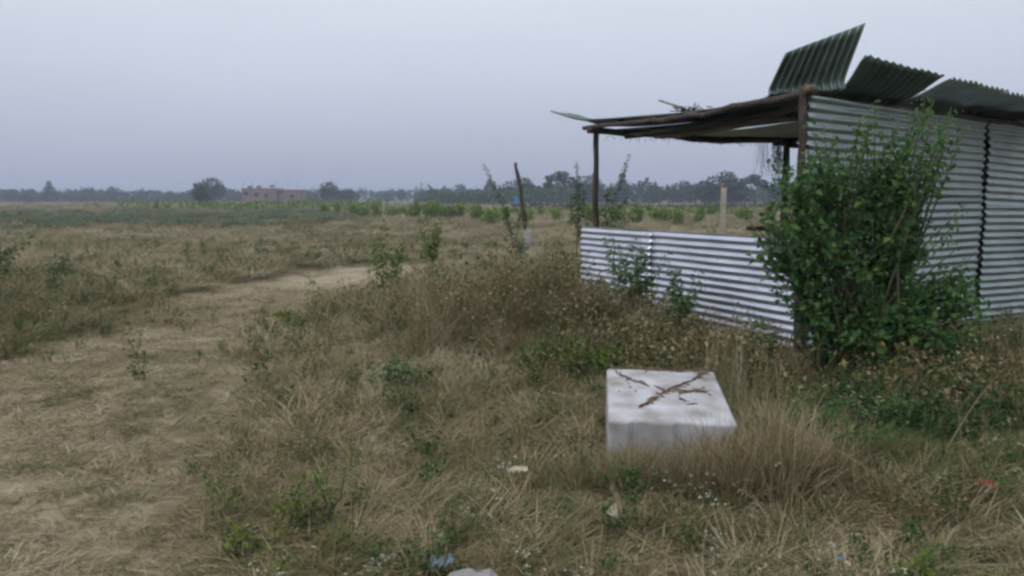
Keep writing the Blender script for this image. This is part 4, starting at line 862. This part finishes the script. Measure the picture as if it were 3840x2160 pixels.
for i, (nm, kd, b, y, top, wd, lab) in enumerate([
 ('field_tree', 'wide', -0.625, 330, 5.8, 1.2, 'wide dark tree at the far left of the horizon'),
 ('field_tree', 'round', -0.605, 300, 4.9, 0.8, 'small round tree beside the pointed far left tree'),
 ('field_tree', 'cone', -0.577, 290, 8.2, 1.0, 'pointed dark tree standing above the far left treeline'),
 ('field_tree', 'round', -0.552, 300, 4.6, 0.8, 'low round tree just right of the pointed far left tree'),
 ('field_tree', 'wide', -0.53, 320, 5.6, 1.0, 'wide rounded tree second clump from the far left'),
 ('field_tree', 'round', -0.499, 330, 7.0, 0.75, 'slightly taller tree with a knob top left of the lone dark tree'),
 ('field_tree', 'wide', -0.462, 320, 4.8, 0.9, 'low spreading tree left of the lone dark tree, farther one'),
 ('field_tree', 'wide', -0.428, 320, 4.9, 0.9, 'low spreading tree left of the lone dark tree, nearer one'),
 ('field_tree', 'round', -0.40, 310, 4.6, 0.8, 'small tree tucked against the lone dark tree'),
 ('field_tree', 'round', -0.374, 240, 8.2, 1.05, 'lone dark round tree left of the brick building'),
 ('field_tree', 'round', -0.228, 240, 7.0, 1.0, 'dark round tree right of the brick building'),
 ('field_tree', 'wide', -0.205, 245, 4.9, 1.0, 'low dark tree trailing right of the round one by the brick building'),
 ('field_tree', 'wide', -0.158, 360, 5.4, 1.0, 'hazy low tree in the middle of the horizon, left one'),
 ('field_tree', 'round', -0.138, 340, 5.6, 1.0, 'hazy round tree in the middle of the horizon'),
 ('field_tree', 'round', -0.111, 330, 5.3, 0.9, 'hazy small tree in the middle of the horizon, right one'),
 ('field_tree', 'round', -0.091, 260, 4.6, 0.9, 'small tree at the left end of the green hedge line'),
 ('field_tree', 'cone', -0.062, 300, 6.4, 1.0, 'bluish tree left of the dead stake, small one'),
 ('field_tree', 'cone', -0.028, 270, 8.4, 1.1, 'bluish pointed tree rising left of the dead stake'),
 ('field_tree', 'wide', 0.010, 200, 7.2, 1.0, 'dark spreading tree right behind the dead stake'),
 ('field_tree', 'flat', 0.062, 170, 7.4, 0.85, 'open crowned tree with layered branches left of the shed post'),
 ('field_tree', 'round', 0.098, 230, 8.6, 1.0, 'large blue grey tree behind the shed post'),
 ('field_tree', 'cone', 0.137, 210, 8.5, 0.9, 'blue grey tree behind the leaning sapling right of the shed post'),
 ('field_tree', 'wide', 0.175, 230, 5.8, 0.8, 'low tree right of the leaning sapling'),
 ('field_tree', 'wide', 0.212, 230, 6.8, 0.9, 'mid height tree in the middle of the shed opening'),
 ('field_tree', 'round', 0.24, 210, 6.6, 0.9, 'rounded tree left of the dome shaped tree'),
 ('field_tree', 'wide', 0.263, 170, 7.4, 0.9, 'big dome shaped dark tree behind the stone post'),
 ('field_tree', 'flat', 0.302, 160, 6.4, 0.8, 'flat topped tree with sky gaps right of the stone post'),
 ('field_tree', 'round', 0.335, 170, 6.2, 1.0, 'brownish tree behind the hanging creeper'),
 ('field_tree', 'round', 0.41, 180, 6.4, 1.0, 'dark tree behind the shed bush'),
 ('field_tree', 'wide', 0.52, 200, 6.4, 1.2, 'wide tree hidden behind the closed part of the shed')]):
    tree(nm, kd, b, y, top, lab, 'tree', TG, wd, random.uniform(-0.6, 0.6))
tree('field_tree', 'fresh', -0.389, 150, 4.6, 'bright green bushy tree in front of the lone dark tree', 'tree', TG, 1.0)
ordn = ['first', 'second', 'third', 'fourth', 'fifth', 'sixth', 'seventh', 'eighth', 'ninth', 'tenth', 'eleventh', 'twelfth', 'thirteenth', 'fourteenth', 'fifteenth', 'sixteenth', 'seventeenth', 'eighteenth', 'nineteenth', 'twentieth', 'twenty first', 'twenty second', 'twenty third', 'twenty fourth', 'twenty fifth', 'twenty sixth', 'twenty seventh', 'twenty eighth']
SH = [(-0.445, 95, 1.3), (-0.43, 100, 1.5), (-0.235, 85, 1.3), (-0.218, 84, 1.4), (-0.197, 82, 1.1), (-0.185, 72, 1.2), (-0.170, 70, 1.4), (-0.150, 72, 1.3), (-0.138, 78, 1.3), (-0.122, 66, 1.6), (-0.100, 64, 1.5), (-0.083, 66, 1.4), (-0.067, 66, 1.4),
      (-0.045, 60, 1.4), (-0.026, 52, 1.2), (-0.008, 58, 1.5), (0.018, 56, 1.5), (0.055, 58, 1.5), (0.075, 48, 1.2), (0.1, 52, 1.4), (0.13, 55, 1.4), (0.158, 50, 1.3), (0.185, 56, 1.4), (0.208, 50, 1.5), (0.235, 55, 1.5), (0.25, 75, 1.6), (0.29, 60, 1.3), (0.32, 58, 1.4)]
for i, (b, y, t) in enumerate(SH):
    tree('field_shrub', 'shrub' if i % 3 else 'shrub2', b, y, t * random.uniform(0.65, 1.1), '%s yellow green shrub from the left in the row across the field' % ordn[i], 'shrub', 'yellow green shrubs in a row across the field', random.uniform(0.45, 0.95), random.uniform(0, 6), ('stem', 'foliage'))

def scrub(name, segs, size, mat, lab, seed):
    """an unbroken distant thicket: leaf clumps heaped in overlapping mounds"""
    r = np.random.default_rng(seed); C = []
    for (xa, xb, y, h, n) in segs:
        x = r.uniform(xa, xb, n); yy = y + r.normal(0, 4, n); hh = h * (0.45 + 1.0 * fbm(x, yy, 9, seed)) * (0.75 + 0.5 * vnoise(x, yy, 2.5, seed + 4)); C.append(np.c_[x, yy, hgt(x, yy) + hh * r.random(n) ** 0.7])
    v, f, rn = quads_geo(np.vstack(C), size, r); return tag(obj(name, mesh(v, f, name, False, {'rnd': rn}), M[mat]), lab, kind='stuff')
scrub('distant_thicket', [(-330, -70, 345, 4.9, 15000), (-150, 10, 420, 5.6, 7000), (-35, 40, 290, 5.0, 5000), (10, 200, 240, 4.8, 12000)], 1.1, 'tree', 'unbroken bluish thicket along the horizon', 5)
scrub('green_hedge', [(-20, 14, 190, 3.8, 5000)], 0.6, 'tree_green', 'low green hedge line before the far trees', 6)
scrub('brown_scrub', [(-190, -60, 270, 2.3, 6000), (0, 60, 120, 0.9, 1500)], 0.6, 'scrub_brown', 'dull purplish brown scrub below the far left trees', 7)
scrub('lime_scrub', [(-62, -20, 125, 1.25, 1500), (-40, -16, 100, 1.0, 700), (-14, 24, 82, 0.75, 900)], 0.4, 'lime', 'patchy strip of yellow green scrub across the far field', 8)

# unfinished brick building
bb = empty('brick_building', (-0.296 * 230, 230, gz(-68, 230))); tag(bb, 'unfinished pinkish brick building with bare roof columns on the horizon', 'building')
def part(name, c, s, mat, parent): v, f = box_geo(c, s); return obj(name, mesh(v, f, name), M[mat], parent)
part('wall', (-3.2, 0, 2.1), (9.6, 8, 4.2), 'brick', bb); part('wall', (4.9, 0.8, 1.95), (6.5, 7, 3.9), 'brick', bb)
part('parapet', (-3.2, 0, 4.4), (9.8, 8.2, 0.35), 'brick', bb); part('parapet', (4.95, 0.8, 4.05), (6.6, 7.2, 0.3), 'brick', bb)
for x, z, s in ((-6.0, 4.9, 1.3), (-3.4, 4.95, 1.2), (0.3, 5.15, 1.1)): part('roof_column', (x, -3.2, z), (s, 0.5, 0.7), 'brick', bb)
for x, y in ((-7.6, -3.6), (-5.2, -3.6), (1.4, -3.6), (7.2, -2.2), (4.5, -2.2)):
    v, f = tube_geo([(x, y, 4), (x + 0.05, y, 6.6)], 0.045, 4); obj('rebar', mesh(v, f), M['trunk'], bb)
for x, z, w, h, y in ((-6.9, 3.1, 1.3, 1.1, -4.0), (-3.9, 2.9, 1.1, 1.2, -4.0), (-1.2, 2.6, 0.9, 1.3, -4.0), (2.4, 3.55, 1.2, 0.7, -2.7), (5.6, 2.4, 1.1, 1.2, -2.7)):
    o = part('window', (x, y - 0.02, z), (w, 0.1, h), 'void', bb); part('lintel', (x, y - 0.06, z + h / 2 + 0.1), (w + 0.4, 0.14, 0.16), 'concrete', o)
hut = empty('blue_shelter', (0.008 * 150, 150, gz(1.2, 150))); tag(hut, 'small blue tarpaulin shelter far behind the dead stake', 'shelter')
part('wall', (0, 0, 1.0), (1.6, 1.4, 2.0), 'far_blue', hut); v, f = box_geo((0, 0, 2.12), (2.0, 1.8, 0.12)); o = obj('roof', mesh(v, f), M['far_blue'], hut, (0, 0, 0), (0, R(6), 0))
up = empty('utility_pole', (-0.113 * 320, 320, gz(-36, 320))); tag(up, 'thin utility pole above the hazy trees in the middle of the horizon', 'utility pole')
v, f = tube_geo([(0, 0, -0.3), (0, 0, 8.2)], 0.11, 6); obj('pole', mesh(v, f), M['trunk'], up)
part('crossarm', (0, 0, 7.6), (1.6, 0.12, 0.12), 'trunk', up); part('crossarm', (0, 0, 6.9), (1.2, 0.12, 0.12), 'trunk', up)

# ---------------------------------------------------------------- haze
hb = tag(obj('haze', mesh(*box_geo((0, 8, 6.5), (3600, 3600, 19.0))), None), 'pale evening haze over the field', kind='stuff')
hm = bpy.data.materials.new('evening_haze'); hm.use_nodes = True; t = hm.node_tree; t.nodes.clear()
o_ = N(t, 'ShaderNodeOutputMaterial'); pv = N(t, 'ShaderNodeVolumePrincipled'); t.links.new(pv.outputs[0], o_.inputs['Volume'])
pv.inputs['Color'].default_value = (0.72, 0.8, 0.98, 1); pv.inputs['Density'].default_value = 0.0011; pv.inputs['Anisotropy'].default_value = 0.0
hb.data.materials.append(hm)
